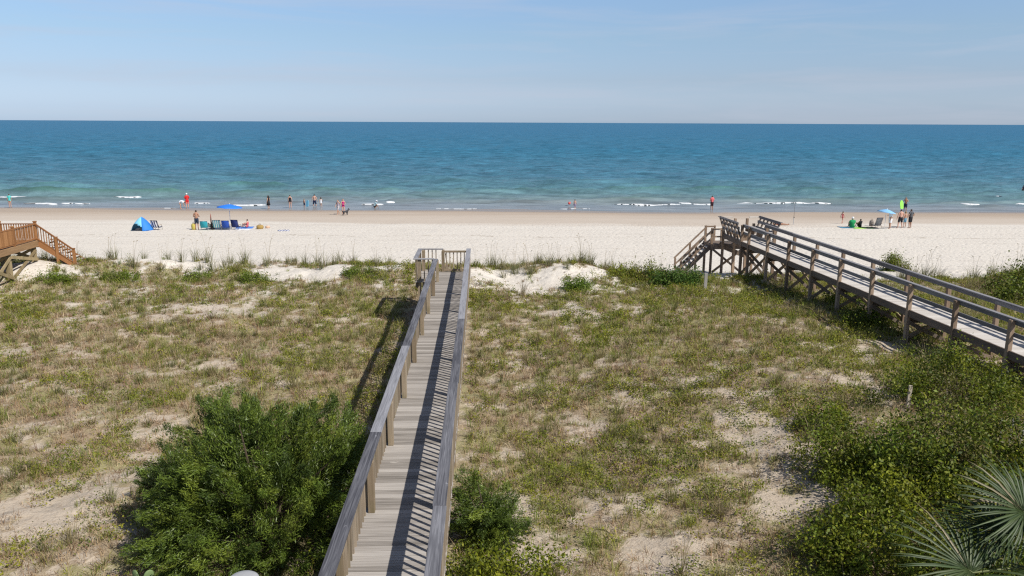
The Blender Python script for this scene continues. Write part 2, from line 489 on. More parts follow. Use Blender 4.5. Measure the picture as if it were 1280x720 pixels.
# ================================================================== GROUND
def make_ground():
    ys = np.concatenate([np.arange(-40, 6, 2.0), np.arange(6, 46.5, .14), np.arange(46.5, 62, .3), np.arange(62, 130, .8), np.arange(130, 420, 12)])
    u = np.linspace(-1, 1, 461)
    xs = np.sign(u) * (np.abs(u) * 34 + np.abs(u) ** 6 * 90 + np.abs(u) ** 20 * 1500)
    X, Y = np.meshgrid(xs, ys)
    Z = height(X.ravel(), Y.ravel()).reshape(X.shape)
    ny, nx = X.shape
    V = np.stack([X, Y, Z], -1).reshape(-1, 3)
    i = (np.arange(ny - 1)[:, None] * nx + np.arange(nx - 1)[None]).ravel()
    Fq = np.stack([i, i + 1, i + nx + 1, i + nx], 1)
    me = np_mesh("ground", V, Fq, None, True)
    a = me.attributes.new("veg", 'FLOAT', 'POINT')
    a.data.foreach_set("value", vegmap(V[:, 0], V[:, 1]).astype(np.float32))
    m, n, N, L, b = nt("dune_and_beach_sand")
    geo = N.new("ShaderNodeNewGeometry"); sep = N.new("ShaderNodeSeparateXYZ"); L.new(geo.outputs["Position"], sep.inputs[0])

    def noise(scale, detail=4, rough=.55, vec=None, dist=0):
        q = N.new("ShaderNodeTexNoise"); q.inputs["Scale"].default_value = scale; q.inputs["Detail"].default_value = detail
        q.inputs["Roughness"].default_value = rough; q.inputs["Distortion"].default_value = dist
        L.new(vec or geo.outputs["Position"], q.inputs["Vector"]); return q.outputs["Fac"]

    def math_(op, a_, b_=None, c_=None):
        q = N.new("ShaderNodeMath"); q.operation = op
        for k, v in enumerate((a_, b_, c_)):
            if v is None: continue
            if isinstance(v, (int, float)): q.inputs[k].default_value = v
            else: L.new(v, q.inputs[k])
        return q.outputs[0]

    def mrange(v, a0, a1, b0=0., b1=1.):
        q = N.new("ShaderNodeMapRange"); q.interpolation_type = 'SMOOTHSTEP'
        for k, x in zip(("From Min", "From Max", "To Min", "To Max"), (a0, a1, b0, b1)): q.inputs[k].default_value = x
        L.new(v, q.inputs["Value"]); return q.outputs[0]

    def mix(f, a_, b_):
        q = N.new("ShaderNodeMix"); q.data_type = 'RGBA'
        L.new(f, q.inputs[0])
        for k, v in ((6, a_), (7, b_)):
            if isinstance(v, tuple): q.inputs[k].default_value = (*v, 1)
            else: L.new(v, q.inputs[k])
        return q.outputs[2]
    # dry sand
    sand = mix(noise(.6, 5), (.63, .575, .50), (.71, .66, .585))
    sand = mix(mrange(noise(34, 3), .35, .7), sand, (.665, .615, .54))
    mps = N.new("ShaderNodeMapping"); mps.inputs["Scale"].default_value = (.07, .85, 1); L.new(geo.outputs["Position"], mps.inputs[0])
    sand = mix(mrange(noise(1.0, 6, .65, mps.outputs[0]), .50, .72, 0, .55), sand, (.545, .49, .42))
    # tide wrack: thin broken lines of dark weed
    wob = math_('ADD', sep.outputs[1], math_('MULTIPLY', noise(.12, 3), 5.0))
    ln = math_('SUBTRACT', 1.0, mrange(math_('ABSOLUTE', math_('SUBTRACT', wob, 69.0)), .1, .55))
    ln = math_('MULTIPLY', ln, mrange(noise(1.6, 4, .7), .52, .66, 0, .7))
    sand = mix(ln, sand, (.27, .215, .15))
    # dune sand is a little yellower and carries dark crumbs of litter
    dsand = mix(noise(1.3, 5), (.46, .38, .29), (.55, .47, .375))
    dsand = mix(mrange(noise(26, 5, .7), .54, .70), dsand, (.27, .195, .13))
    dsand = mix(mrange(noise(5, 6, .75), .53, .66), dsand, (.36, .285, .205))
    dune = mrange(sep.outputs[1], 36, 33)
    dune = mrange(sep.outputs[1], 41, 30)
    sand = mix(dune, sand, dsand)
    # litter and dead thatch under the plants
    at_ = N.new("ShaderNodeAttribute"); at_.attribute_name = "veg"
    th = mix(noise(7, 5, .7), (.20, .14, .08), (.36, .27, .17))
    th = mix(mrange(noise(.9, 4), .42, .62), th, (.26, .24, .10))
    th = mix(mrange(noise(45, 3, .7), .52, .68), th, (.42, .34, .24))
    vf = math_('ADD', at_.outputs["Fac"], math_('MULTIPLY', math_('SUBTRACT', noise(11, 6, .75), .5), 1.9))
    vf = mrange(vf, .25, .75, 0, .85)
    base = mix(vf, sand, th)
    # wet sand towards the water
    nw = noise(.09, 4)
    mp = N.new("ShaderNodeMapping"); mp.inputs["Scale"].default_value = (.035, .22, 1); L.new(geo.outputs["Position"], mp.inputs[0])
    nb = noise(1.0, 4, .6, mp.outputs[0])
    yw = math_('ADD', sep.outputs[1], math_('MULTIPLY', math_('SUBTRACT', nb, .5), 15.0))
    wet1 = mrange(yw, 75.0, 78.5, 0, .55)
    wet2 = mrange(yw, 80, 92, 0, 1)
    base = mix(wet1, base, (.43, .335, .25))
    mp2 = N.new("ShaderNodeMapping"); mp2.inputs["Scale"].default_value = (.02, .5, 1); L.new(geo.outputs["Position"], mp2.inputs[0])
    nb2 = noise(1.0, 3, .6, mp2.outputs[0])
    band = mix(nb2, (.36, .29, .225), (.47, .375, .285))
    base = mix(wet2, base, band)
    soaked = mrange(yw, 91.0, 94.0, 0, .75)
    base = mix(soaked, base, (.25, .215, .185))
    L.new(base, b.inputs["Base Color"])
    rr = mrange(yw, 88, 94, .95, .35); L.new(rr, b.inputs["Roughness"])
    b.inputs["Specular IOR Level"].default_value = .2
    # footprints and ripples on the dry beach
    vo = N.new("ShaderNodeTexVoronoi"); vo.inputs["Scale"].default_value = 2.3; L.new(geo.outputs["Position"], vo.inputs["Vector"])
    fp = mrange(vo.outputs["Distance"], 0, .45)
    dry = mrange(sep.outputs[1], 80, 74, .08, 1)
    hgt = math_('ADD', math_('MULTIPLY', noise(3.2, 5, .65), .8), math_('MULTIPLY', fp, .45))
    hgt = math_('MULTIPLY', hgt, dry)
    hgt = math_('ADD', hgt, math_('MULTIPLY', noise(40, 4), .06))
    bp = N.new("ShaderNodeBump"); bp.inputs["Strength"].default_value = .85; bp.inputs["Distance"].default_value = .11
    L.new(hgt, bp.inputs["Height"]); L.new(bp.outputs[0], b.inputs["Normal"])
    o = link_mesh("ground", me, m)
    tag(o, "pale sand beach and dune ground sloping down to the water", kind="structure")
    return o


make_ground()


# ================================================================== SEA
WAVES = []   # breaking ridges: y centre, x0, x1, height, width
def crest_amp(x, x0, x1, soft):
    return sstep(x0 - soft, x0 + soft * .3, x) * (1 - sstep(x1 - soft * .3, x1 + soft, x))


def px_x(px, y):   # world x for a photo column at sea level near distance y
    return at_y(px, 250, y).x


RIDGE = [(111.5, px_x(-260, 111), px_x(190, 111), .85, 1.5), (112.5, px_x(225, 112), px_x(480, 112), .32, 1.7), (104.5, px_x(20, 104), px_x(125, 104), .3, .9),
         (105.0, px_x(540, 105), px_x(870, 105), .38, 1.1), (106.0, px_x(900, 106), px_x(1060, 106), .42, 1.2), (112.0, px_x(1080, 112), px_x(1500, 112), .5, 1.7),
         (106.5, px_x(1180, 106), px_x(1240, 106), .3, .9), (119, px_x(380, 119), px_x(760, 119), .34, 2.0), (122, px_x(780, 119), px_x(1220, 119), .42, 2.2), (127, px_x(-200, 127), px_x(340, 127), .4, 2.4),
         (139, px_x(500, 139), px_x(1300, 139), .35, 2.8), (147, px_x(-100, 147), px_x(620, 147), .35, 2.8)]


def sea_height(X, Y, colsp):
    Z = np.zeros_like(X)
    r2 = np.random.default_rng(3)
    shal = sstep(94, 118, Y) * .85 + .15 * sstep(93, 99, Y)
    for k in range(54):
        lam = 1.3 * (11 / 1.3) ** (k / 53)
        th = r2.normal() * .42
        kx = 2 * math.pi / lam * math.sin(th); ky = 2 * math.pi / lam * math.cos(th)
        amp = .0125 * lam ** .72 * r2.uniform(.6, 1.3)
        ok = sstep(1.7, 3.4, lam / colsp)
        ph = kx * X + ky * Y + r2.uniform(0, 6.28) + 1.5 * vnoise(X * .05 + k, Y * .05, k)
        Z += amp * ok * shal * (np.sin(ph) + .25 * np.sin(2 * ph + 1.2)) * (1 - sstep(900, 1600, Y))
    for (yc, x0, x1, h, w) in RIDGE:
        a = crest_amp(X, x0, x1, 9.0) * (.65 + .7 * vnoise(X * .12, X * 0 + yc, 77))
        yy = Y - (yc + (fbm(X * .05, X * 0 + yc, 55, 2) - .5) * 5)
        prof = np.where(yy < 0, np.exp(-(yy / (w * .36)) ** 2), np.exp(-(yy / (w * 1.0)) ** 2))
        Z += h * a * prof
    return Z


def make_sea():
    ys = np.concatenate([np.arange(84, 132, .33), np.arange(132, 320, 1.0), 320 * (2000 / 320) ** (np.arange(0, 190) / 189.), 2100 * (90000 / 2100) ** (np.arange(0, 26) / 25.)])
    ys = np.unique(ys)
    t = np.linspace(-1, 1, 621)
    X = t[None] * (ys[:, None] * 1.05 + 45)
    Y = np.repeat(ys[:, None], len(t), 1)
    sp = (ys[:, None] * 1.05 + 45) * 2 / 620 * np.ones_like(X)
    Z = sea_height(X, Y, sp)
    ny, nx = X.shape
    V = np.stack([X, Y, Z], -1).reshape(-1, 3)
    i = (np.arange(ny - 1)[:, None] * nx + np.arange(nx - 1)[None]).ravel()
    me = np_mesh("sea", V, np.stack([i, i + 1, i + nx + 1, i + nx], 1), None, True)
    m, n, N, L, b = nt("sea_water")
    geo = N.new("ShaderNodeNewGeometry"); sep = N.new("ShaderNodeSeparateXYZ"); L.new(geo.outputs["Position"], sep.inputs[0])
    # slow sideways change of depth
    mpw = N.new("ShaderNodeMapping"); mpw.inputs["Scale"].default_value = (.012, .05, 0); L.new(geo.outputs["Position"], mpw.inputs[0])
    nw = N.new("ShaderNodeTexNoise"); nw.inputs["Scale"].default_value = 1; nw.inputs["Detail"].default_value = 4; L.new(mpw.outputs[0], nw.inputs["Vector"])
    dv = N.new("ShaderNodeMath"); dv.operation = 'DIVIDE'; dv.inputs[1].default_value = 90.0; L.new(sep.outputs[1], dv.inputs[0])
    lg = N.new("ShaderNodeMath"); lg.operation = 'LOGARITHM'; lg.inputs[1].default_value = 10; L.new(dv.outputs[0], lg.inputs[0])
    ma = N.new("ShaderNodeMath"); ma.operation = 'MULTIPLY_ADD'; ma.inputs[1].default_value = .10; ma.inputs[2].default_value = -.05; L.new(nw.outputs["Fac"], ma.inputs[0])
    ad = N.new("ShaderNodeMath"); ad.operation = 'ADD'; L.new(lg.outputs[0], ad.inputs[0]); L.new(ma.outputs[0], ad.inputs[1])
    nm = N.new("ShaderNodeMath"); nm.operation = 'MULTIPLY'; nm.inputs[1].default_value = 1 / 2.0; L.new(ad.outputs[0], nm.inputs[0])
    cr = N.new("ShaderNodeValToRGB"); L.new(nm.outputs[0], cr.inputs[0])
    e = cr.color_ramp.elements
    stops = [(0.0, (.25, .23, .21)), (.022, (.235, .265, .28)), (.040, (.15, .235, .25)), (.07, (.105, .22, .26)), (.125, (.070, .19, .27)),
             (.26, (.045, .172, .275)), (.5, (.034, .155, .275)), (1.0, (.030, .145, .27))]
    e[0].position, e[0].color = stops[0][0], (*stops[0][1], 1); e[1].position, e[1].color = stops[-1][0], (*stops[-1][1], 1)
    for p, c in stops[1:-1]:
        k = e.new(p); k.color = (*c, 1)
    # green of light through thin crests, painted into the colour by height
    gr = N.new("ShaderNodeMapRange"); gr.inputs["From Min"].default_value = .28; gr.inputs["From Max"].default_value = .75; gr.inputs["To Max"].default_value = .5; L.new(sep.outputs[2], gr.inputs["Value"])
    mx = N.new("ShaderNodeMix"); mx.data_type = 'RGBA'; mx.inputs[7].default_value = (.06, .19, .135, 1)
    nr = N.new("ShaderNodeMapRange"); nr.inputs["From Min"].default_value = 150; nr.inputs["From Max"].default_value = 118; L.new(sep.outputs[1], nr.inputs["Value"])
    mm = N.new("ShaderNodeMath"); mm.operation = 'MULTIPLY'; L.new(gr.outputs[0], mm.inputs[0]); L.new(nr.outputs[0], mm.inputs[1])
    L.new(mm.outputs[0], mx.inputs[0]); L.new(cr.outputs[0], mx.inputs[6])
    # light and shade of ruffled water, painted into the colour as noise streaks
    mp3 = N.new("ShaderNodeMapping"); mp3.inputs["Scale"].default_value = (.085, .42, 0); L.new(geo.outputs["Position"], mp3.inputs[0])
    n3 = N.new("ShaderNodeTexNoise"); n3.inputs["Scale"].default_value = 1; n3.inputs["Detail"].default_value = 9; n3.inputs["Roughness"].default_value = .72; L.new(mp3.outputs[0], n3.inputs["Vector"])
    r3 = N.new("ShaderNodeMapRange"); r3.inputs["From Min"].default_value = .38; r3.inputs["From Max"].default_value = .66; r3.inputs["To Min"].default_value = .64; r3.inputs["To Max"].default_value = 1.28; L.new(n3.outputs["Fac"], r3.inputs["Value"])
    hs = N.new("ShaderNodeHueSaturation"); L.new(r3.outputs[0], hs.inputs["Value"]); L.new(mx.outputs[2], hs.inputs["Color"])
    L.new(hs.outputs[0], b.inputs["Base Color"])
    b.inputs["Roughness"].default_value = .16
    b.inputs["IOR"].default_value = 1.33
    b.inputs["Specular IOR Level"].default_value = .32
    # ripples
    mp4 = N.new("ShaderNodeMapping"); mp4.inputs["Scale"].default_value = (.8, 1.5, 1); L.new(geo.outputs["Position"], mp4.inputs[0])
    n4 = N.new("ShaderNodeTexNoise"); n4.inputs["Scale"].default_value = 1.0; n4.inputs["Detail"].default_value = 6; n4.inputs["Roughness"].default_value = .6; L.new(mp4.outputs[0], n4.inputs["Vector"])
    sh = N.new("ShaderNodeMapRange"); sh.inputs["From Min"].default_value = 95; sh.inputs["From Max"].default_value = 125; sh.inputs["To Min"].default_value = .12; sh.inputs["To Max"].default_value = 1.0; L.new(sep.outputs[1], sh.inputs["Value"])
    mh = N.new("ShaderNodeMath"); mh.operation = 'MULTIPLY'; L.new(n4.outputs["Fac"], mh.inputs[0]); L.new(sh.outputs[0], mh.inputs[1])
    bp = N.new("ShaderNodeBump"); bp.inputs["Strength"].default_value = .9; bp.inputs["Distance"].default_value = .35
    L.new(mh.outputs[0], bp.inputs["Height"]); L.new(bp.outputs[0], b.inputs["Normal"])
    # light scattered back out of the water: most of the colour far out, less over the wet shallows
    df = N.new("ShaderNodeBsdfDiffuse"); L.new(hs.outputs[0], df.inputs[0]); L.new(bp.outputs[0], df.inputs["Normal"])
    ms = N.new("ShaderNodeMixShader")
    fr = N.new("ShaderNodeMapRange"); fr.inputs["From Min"].default_value = 95; fr.inputs["From Max"].default_value = 260; fr.inputs["To Min"].default_value = .35; fr.inputs["To Max"].default_value = .80; L.new(sep.outputs[1], fr.inputs["Value"])
    L.new(fr.outputs[0], ms.inputs[0]); L.new(b.outputs[0], ms.inputs[1]); L.new(df.outputs[0], ms.inputs[2]); L.new(ms.outputs[0], N["Material Output"].inputs[0])
    o = link_mesh("sea", me, m)
    tag(o, "blue green sea with small choppy waves up to the horizon", kind="structure")


make_sea()


def make_foam():
    """white water lying on the breaking crests and the swash"""
    segs = [(-40, 52, 246.8, .22, 1.5), (64, 83, 246.4, .18, .9), (123, 176, 246.2, .20, 1.1), (29, 73, 254.2, .14, .5), (77, 112, 253.6, .16, .5), (205, 222, 259.4, .04, .35),
            (241, 262, 253.3, .12, .5), (289, 332, 255.0, .15, .6), (483, 494, 250.6, .07, .3), (764, 850, 255.2, .20, .9), (848, 864, 253.8, .12, .5), (863, 892, 254.8, .15, .7),
            (920, 1040, 253.6, .20, 1.0), (1054, 1064, 250.8, .2, .5), (1200, 1224, 255.6, .2, .6), (1267, 1330, 253.6, .22, .6), (1245, 1252, 246.2, .2, .4), (700, 738, 259.8, .03, .3),
            (452, 480, 254.6, .1, .5), (-120, -60, 246, .5, 1.4), (545, 596, 259.8, .02, .25)]
    VV = []; FF = []; b0 = 0
    for si, (p0, p1, py, h, w) in enumerate(segs):
        a = at(p0, py + .4, .05); c = at(p1, py + .4 + (p1 - p0) * .0018, .05)
        n = max(10, int((c.x - a.x) / .10)); k = 13
        s = np.linspace(0, 1, n)[:, None]; q = np.linspace(-1, 1, k)[None]
        X = a.x + (c.x - a.x) * s + 0 * q
        Yc = a.y + (c.y - a.y) * s + (fbm(X * .35, X * 0 + si, 33, 3) - .5) * 1.3
        env = np.clip(np.minimum(s, 1 - s) * 7, 0, 1) ** .6 * (.45 + .9 * fbm(X * .7, X * 0 + si * 3.3, 43, 3))
        env = np.where((s <= 0) | (s >= 1), .02, env)
        wid = w * .8 * (.35 + .9 * fbm(X * .8, X * 0 + 9 + si, 47, 3)) * np.clip(np.minimum(s, 1 - s) * 9 + .05, 0, 1)
        Y = Yc + q * wid
        prof = np.clip(1 - q ** 2, 0, 1) ** .7
        Z = h * .55 * env * prof * (.8 + .4 * fbm(X * 3.2, Y * 3.2, 49, 3))
        t_ = np.ones_like(X) * .4
        base = sea_height(X, Y, t_)
        Z = np.maximum(base, height(X.ravel(), Y.ravel()).reshape(X.shape)) + .02 + Z * np.where(h > .3, .75, 1)
        Z = np.where(np.abs(q) >= 1, Z - .03, Z)
        VV.append(np.stack([X, Y, Z], -1).reshape(-1, 3))
        keep = (fbm(X * 1.1, Y * 1.6, 71 + si, 4) + .30 * (1 - q ** 2) + .42 > .50)[:-1, :-1].ravel() & (~((np.abs(q) > .6) & (fbm(X * 2.6, Y * 2.6, 79, 2) < .42)))[:-1, :-1].ravel()
        i = (np.arange(n - 1)[:, None] * k + np.arange(k - 1)[None]).ravel()[keep] + b0
        FF.append(np.stack([i, i + k, i + k + 1, i + 1], 1)); b0 += n * k
    me = np_mesh("foam", np.concatenate(VV), np.concatenate(FF), None, True)
    m = plain("foam_white", (.72, .74, .75), .85, .08, 9, .2, .4)
    tag(link_mesh("foam", me, m), "white foam on the small breaking waves along the shore", kind="stuff")


make_foam()


# ================================================================== DUNE GRASSES (stuff)
def scatter(n, y0, y1, seed, power=1.0, wide=.82):
    rs = np.random.default_rng(seed)
    # uniform over the trapezoid, thinned with distance by POWER
    Y = y0 + (y1 - y0) * rs.random(n * 4) ** power
    X = (rs.random(n * 4) * 2 - 1) * (Y * wide + 3)
    p = (Y * wide + 3) / (y1 * wide + 3)
    k = rs.random(n * 4) < p ** .6
    return X[k][:n], Y[k][:n], rs


def not_on_walk(X, Y):
    xl = X + .0368 * Y
    return ~((xl > -2.05) & (xl < -.5) & (Y < 34.2))


def greenness(X, Y):
    g = fbm(X * .3, Y * .3, 201, 3) + .35 * (fbm(X * 1.3, Y * 1.3, 205, 3) - .5) * 2
    g = g + .16 * sstep(30, 40, Y) + .10 * sstep(2, 10, X) - .10 * sstep(-3, -9, X) * (1 - sstep(25, 36, Y))
    return np.clip((g - .33) / .42, 0, 1)


def grass_layer(name, label, n, seed, thr, K, L0, W0, palette, lean, bend, mat, gsel, clump=.075):
    X, Y, rs = scatter(n, 8.0, 44.0, seed)
    v = vegmap(X, Y); g = greenness(X, Y)
    w = gsel(g)
    keep = (rs.random(len(X)) < sstep(thr, thr + .5, v) * w + .012) & not_on_walk(X, Y) & (Y < 43.5)
    X, Y = X[keep], Y[keep]; v = v[keep]
    m = len(X)
    hsc = (.45 + .75 * rs.random(m) ** 1.5) * (.7 + .5 * v) * np.where(rs.random(m) < .12, 1.6, 1.0)
    idx = np.repeat(np.arange(m), K)
    q = m * K
    a = rs.random(q) * 6.283
    rad = np.abs(rs.normal(size=q)) * clump
    PX = X[idx] + np.cos(a) * rad; PY = Y[idx] + np.sin(a) * rad
    P = np.stack([PX, PY, height(PX, PY) - .01], 1)
    az = a + rs.normal(size=q) * .6
    far = 1 + .022 * np.maximum(PY - 14, 0)
    pv = (.72 + .62 * fbm(X * .8, Y * .8, 400 + seed, 3))[idx][:, None]
    col = np.array(palette)[rs.integers(0, len(palette), m)][idx] * (1 + rs.uniform(-.3, .3, (q, 1))) * pv
    me = blade_mesh(name, P, az, np.abs(rs.normal(size=q)) * lean, L0 * hsc[idx] * rs.uniform(.5, 1.2, q), W0 * far * rs.uniform(.7, 1.3, q), np.clip(col, 0, 1), bend)
    tag(link_mesh(name, me, mat), label, kind="stuff")
    return m


DEAD = [(.39, .28, .16), (.27, .17, .095), (.42, .315, .19), (.19, .11, .065), (.47, .38, .25)]
OLIVE = [(.215, .25, .042), (.285, .295, .055), (.16, .21, .032), (.33, .32, .10), (.24, .22, .065)]
n1 = grass_layer("dead_grass", "low brown dead grass and stems matted over the dune sand", 70000, 11, .10, 9, .22, .010, DEAD, 1.0, .6, leafmat("leaf_dry", .15, .8, .1), lambda g: .95 - .45 * g)
n3 = grass_layer("bunch_grass", "taller bunches of fine olive and straw coloured grass scattered over the dune", 3600, 13, .10, 44, .42, .0085, [(.20, .20, .07), (.26, .25, .10), (.30, .25, .13), (.16, .17, .06), (.33, .27, .16)], .42, .75, leafmat("leaf_grass", .3, .6, .2), lambda g: .55 + 0 * g, .085)
n2 = grass_layer("dune_grass", "short olive green grass growing in tufts on the dune", 36000, 12, .16, 14, .29, .0095, OLIVE, .55, .8, leafmat("leaf_grass", .3, .6, .2), lambda g: .25 + .75 * g)


def ground_cover():
    X, Y, rs = scatter(26000, 8.0, 43.0, 21)
    v = vegmap(X, Y)
    g = fbm(X * .5, Y * .5, 301, 3) + .25 * (fbm(X * 2, Y * 2, 305, 2) - .5) * 2 + .10 * sstep(-2, 3, X) - .04 * sstep(-2, -6, X) + .06 * sstep(33, 39, Y)
    keep = (rs.random(len(X)) < sstep(.50, .78, g) * sstep(.12, .5, v) + .02 * (v > .2)) & not_on_walk(X, Y)
    X, Y = X[keep], Y[keep]
    m = len(X); K = 30
    s = rs.uniform(.6, 1.4, m)
    idx = np.repeat(np.arange(m), K); q = m * K
    PX = X[idx] + rs.normal(size=q) * .115 * s[idx]; PY = Y[idx] + rs.normal(size=q) * .115 * s[idx]
    PZ = height(PX, PY) + np.abs(rs.normal(size=q)) * .12 * s[idx] + .02
    Nn = rs.normal(size=(q, 3)) * .7 + np.array([0, 0, 1.0]); U = rs.normal(size=(q, 3))
    far = 1 + .02 * np.maximum(PY - 14, 0)
    V, Fq = leaf_geo(np.stack([PX, PY, PZ], 1), Nn, U, .055 * far * rs.uniform(.6, 1.3, q), .030 * far * rs.uniform(.7, 1.3, q))
    P_ = [(.21, .235, .02), (.26, .265, .022), (.16, .20, .018), (.29, .275, .035), (.12, .155, .02)]
    col = np.array(P_)[rs.integers(0, len(P_), m)][idx] * (1 + rs.uniform(-.25, .25, (q, 1)))
    me = np_mesh("leafy_ground_cover", V, Fq, np.repeat(col, 4, 0))
    tag(link_mesh("leafy_ground_cover", me, leafmat("leaf_leaf")), "small yellow green leafy plants spread thinly over the dune", kind="stuff")
    print("tufts", n1, n2, "cover", m)


ground_cover()

# ================================================================== LEFT BOARDWALK
GREYCAP = wood("weathered_cap", (.062, .062, .072), (.165, .165, .18), (.31, .31, .33), 1, .8, .75)
GREYCAPX = wood("weathered_cap_across", (.17, .165, .17), (.25, .24, .245), (.36, .35, .35), 0, .8, .7)
DECKW = wood("weathered_deck", (.17, .152, .132), (.32, .29, .258), (.45, .415, .375), 0, .85, .72)
SLATW = wood("weathered_slat", (.19, .145, .10), (.29, .23, .165), (.40, .335, .255), 2, .85, .6, False, .35)
POSTW = wood("weathered_post", (.18, .135, .085), (.28, .215, .145), (.38, .31, .22), 2, .85, .6, False, .6)
UNDERW = wood("treated_underside", (.12, .095, .07), (.19, .15, .11), (.27, .215, .155), 1, .9, .5, False)

A1 = math.atan(.0368)
ZC, ZD = 4.93, 4.0           # rail top, deck top


def left_walk():
    root = empty("boardwalk", (0, 0, 0), A1)
    tag(root, "long weathered grey wooden boardwalk with slatted rails running straight out towards the beach", "boardwalk")
    inv = Matrix.Rotation(-A1, 3, 'Z')

    def g(x, y):   # ground height under a point of the walk's own frame
        p = Matrix.Rotation(A1, 3, 'Z') @ Vector((x, y, 0)); return hz(p.x, p.y)
    y0, y1 = 2.0, 33.45
    xl0, xl1, xr0, xr1 = -2.01, -1.815, -.735, -.54
    # planks
    mb = MB(); y = y0
    while y < y1 + .02:
        z = random.uniform(-.003, .003)
        mb.box(-1.985 + random.uniform(-.012, .012), -.565 + random.uniform(-.012, .012), y, y + .1335, ZD - .038 + z, ZD + z)
        y += .1425
    mb.build("plank_deck", DECKW, root, bevel=.004)
    mb = MB(); y = 31.25
    while y < 33.9:
        mb.box(-2.78, -1.992, y, y + .136, ZD - .038, ZD + random.uniform(-.002, .002)); y += .1425
    mb.build("plank_deck", DECKW, root, bevel=.004)
    # caps: each length of board is its own part
    for (x0, x1, ya, yb) in ((xr0, xr1, y0, 33.95), (xl0, xl1, y0, 31.28)):
        cuts = [ya] + [c for c in ((10.43, 15.92, 21.4, 26.9) if x0 > -1 else (13.2, 18.7, 24.2)) if ya < c < yb] + [yb]
        for a, b in zip(cuts, cuts[1:]):
            dz = random.uniform(-.002, .002); dx = random.uniform(-.010, .010)
            MB().box(x0 + dx, x1 + dx, a + .003, b - .003, ZC - .038 + dz, ZC + dz, random.random()).build("rail_cap", GREYCAP, root, bevel=.006)
    MB().box(-2.83, -1.99, 31.285, 31.47, ZC - .038, ZC - .001).build("rail_cap", GREYCAPX, root, bevel=.006)
    MB().box(-2.83, -2.65, 31.475, 33.95, ZC - .038, ZC - .002).build("rail_cap", GREYCAP, root, bevel=.006)
    MB().box(-2.645, -1.74, 33.77, 33.95, ZC - .038, ZC - .003).build("rail_cap", GREYCAPX, root, bevel=.006)
    MB().box(-1.735, -.74, 33.42, 33.46, ZC - .10, ZC - .015).build("end_rail", POSTW, root, bevel=.004)
    MB().box(-1.735, -.74, 33.42, 33.46, ZD + .03, ZD + .12).build("end_rail", POSTW, root, bevel=.004)
    # posts along the inner faces
    ypos = [12.05 + 2.76 * k for k in range(-3, 7)] + [31.2]
    ypos_r = [12.05 + 2.76 * k for k in range(-3, 8)]
    for yp in ypos:
        MB().box(-1.905, -1.80, yp - .06, yp + .06, ZD + .002, ZC - .04).build("post", POSTW, root, bevel=.004)
    for yp in ypos_r:
        MB().box(-.745, -.64, yp - .06, yp + .06, ZD + .002, ZC - .04).build("post", POSTW, root, bevel=.004)
    MB().box(-1.80, -1.69, 33.40, 33.52, ZD - .3, ZC - .042).build("post", POSTW, root, bevel=.004)
    MB().box(-1.80, -1.69, 33.74, 33.90, g(-1.74, 33.8) - .5, ZC - .042).build('post', POSTW, root, bevel=.004)
    # baluster panels, one per bay
    def panel(x, ya, yb, pitch=.197, zb=ZD - .16):
        m = MB(); n = max(1, round((yb - ya) / pitch)); st = (yb - ya) / n
        for k in range(n):
            yy = ya + (k + .5) * st
            m.box(x - .02, x + .02, yy - .018, yy + .018, zb + random.uniform(-.02, .02), ZC - .041, jit=.005)
        m.build("slat_panel", SLATW, root)
    for k in range(len(ypos) - 1):
        panel(-1.955, ypos[k] + .05, ypos[k + 1] - .05)
    for k in range(len(ypos_r) - 1):
        panel(-.59, ypos_r[k] + .05, ypos_r[k + 1] - .05)
    panel(-.59, ypos_r[-1] + .05, 33.9)
    m = MB()
    for k in range(6):
        xx = -1.60 + k * .155; m.box(xx - .02, xx + .02, 33.465, 33.505, ZD - .1, ZC - .03, jit=.004)
    m.beam((-1.64, 33.5, ZC - .15), (-1.52, 33.49, ZD - .05), .04, .04, (0, 1, 0))
    m.build("slat_panel", SLATW, root)
    # bump-out panels
    for ya, zb in ((31.36, ZD - .25), (33.86, ZD - .1)):
        m = MB()
        for k in range(5):
            xx = -2.72 + k * .165; m.box(xx - .02, xx + .02, ya - .02, ya + .02, zb, ZC - .04, jit=.003)
        m.build("slat_panel", SLATW, root)
    m = MB()
    for k in range(13):
        yy = 31.55 + k * .18; m.box(-2.76, -2.72, yy - .02, yy + .02, ZD - .25, ZC - .04, jit=.003)
    m.build("slat_panel", SLATW, root)
    # bench seat boards inside the bump-out
    # stringers, joists, piles
    for x in (-1.935, -.61):
        MB().box(x - .02, x + .02, y0, y1, ZD - .27, ZD - .042).build("stringer", UNDERW, root)
    MB().box(-2.70, -2.66, 31.3, 33.85, ZD - .27, ZD - .042).build("stringer", UNDERW, root)
    for yp in ypos_r:
        MB().box(-1.90, -.65, yp - .02, yp + .02, ZD - .25, ZD - .044).build("joist", UNDERW, root)
        for x in (-1.80, -.75):
            MB().box(x - .07, x + .07, yp + .03, yp + .17, g(x, yp) - .5, ZD - .046).build("support_post", POSTW, root)
    for yp in (31.40, 33.7):
        MB().box(-2.655, -2.52, yp - .06, yp + .06, g(-2.6, yp) - .5, ZC - .042).build("support_post", POSTW, root)
    return root


left_walk()

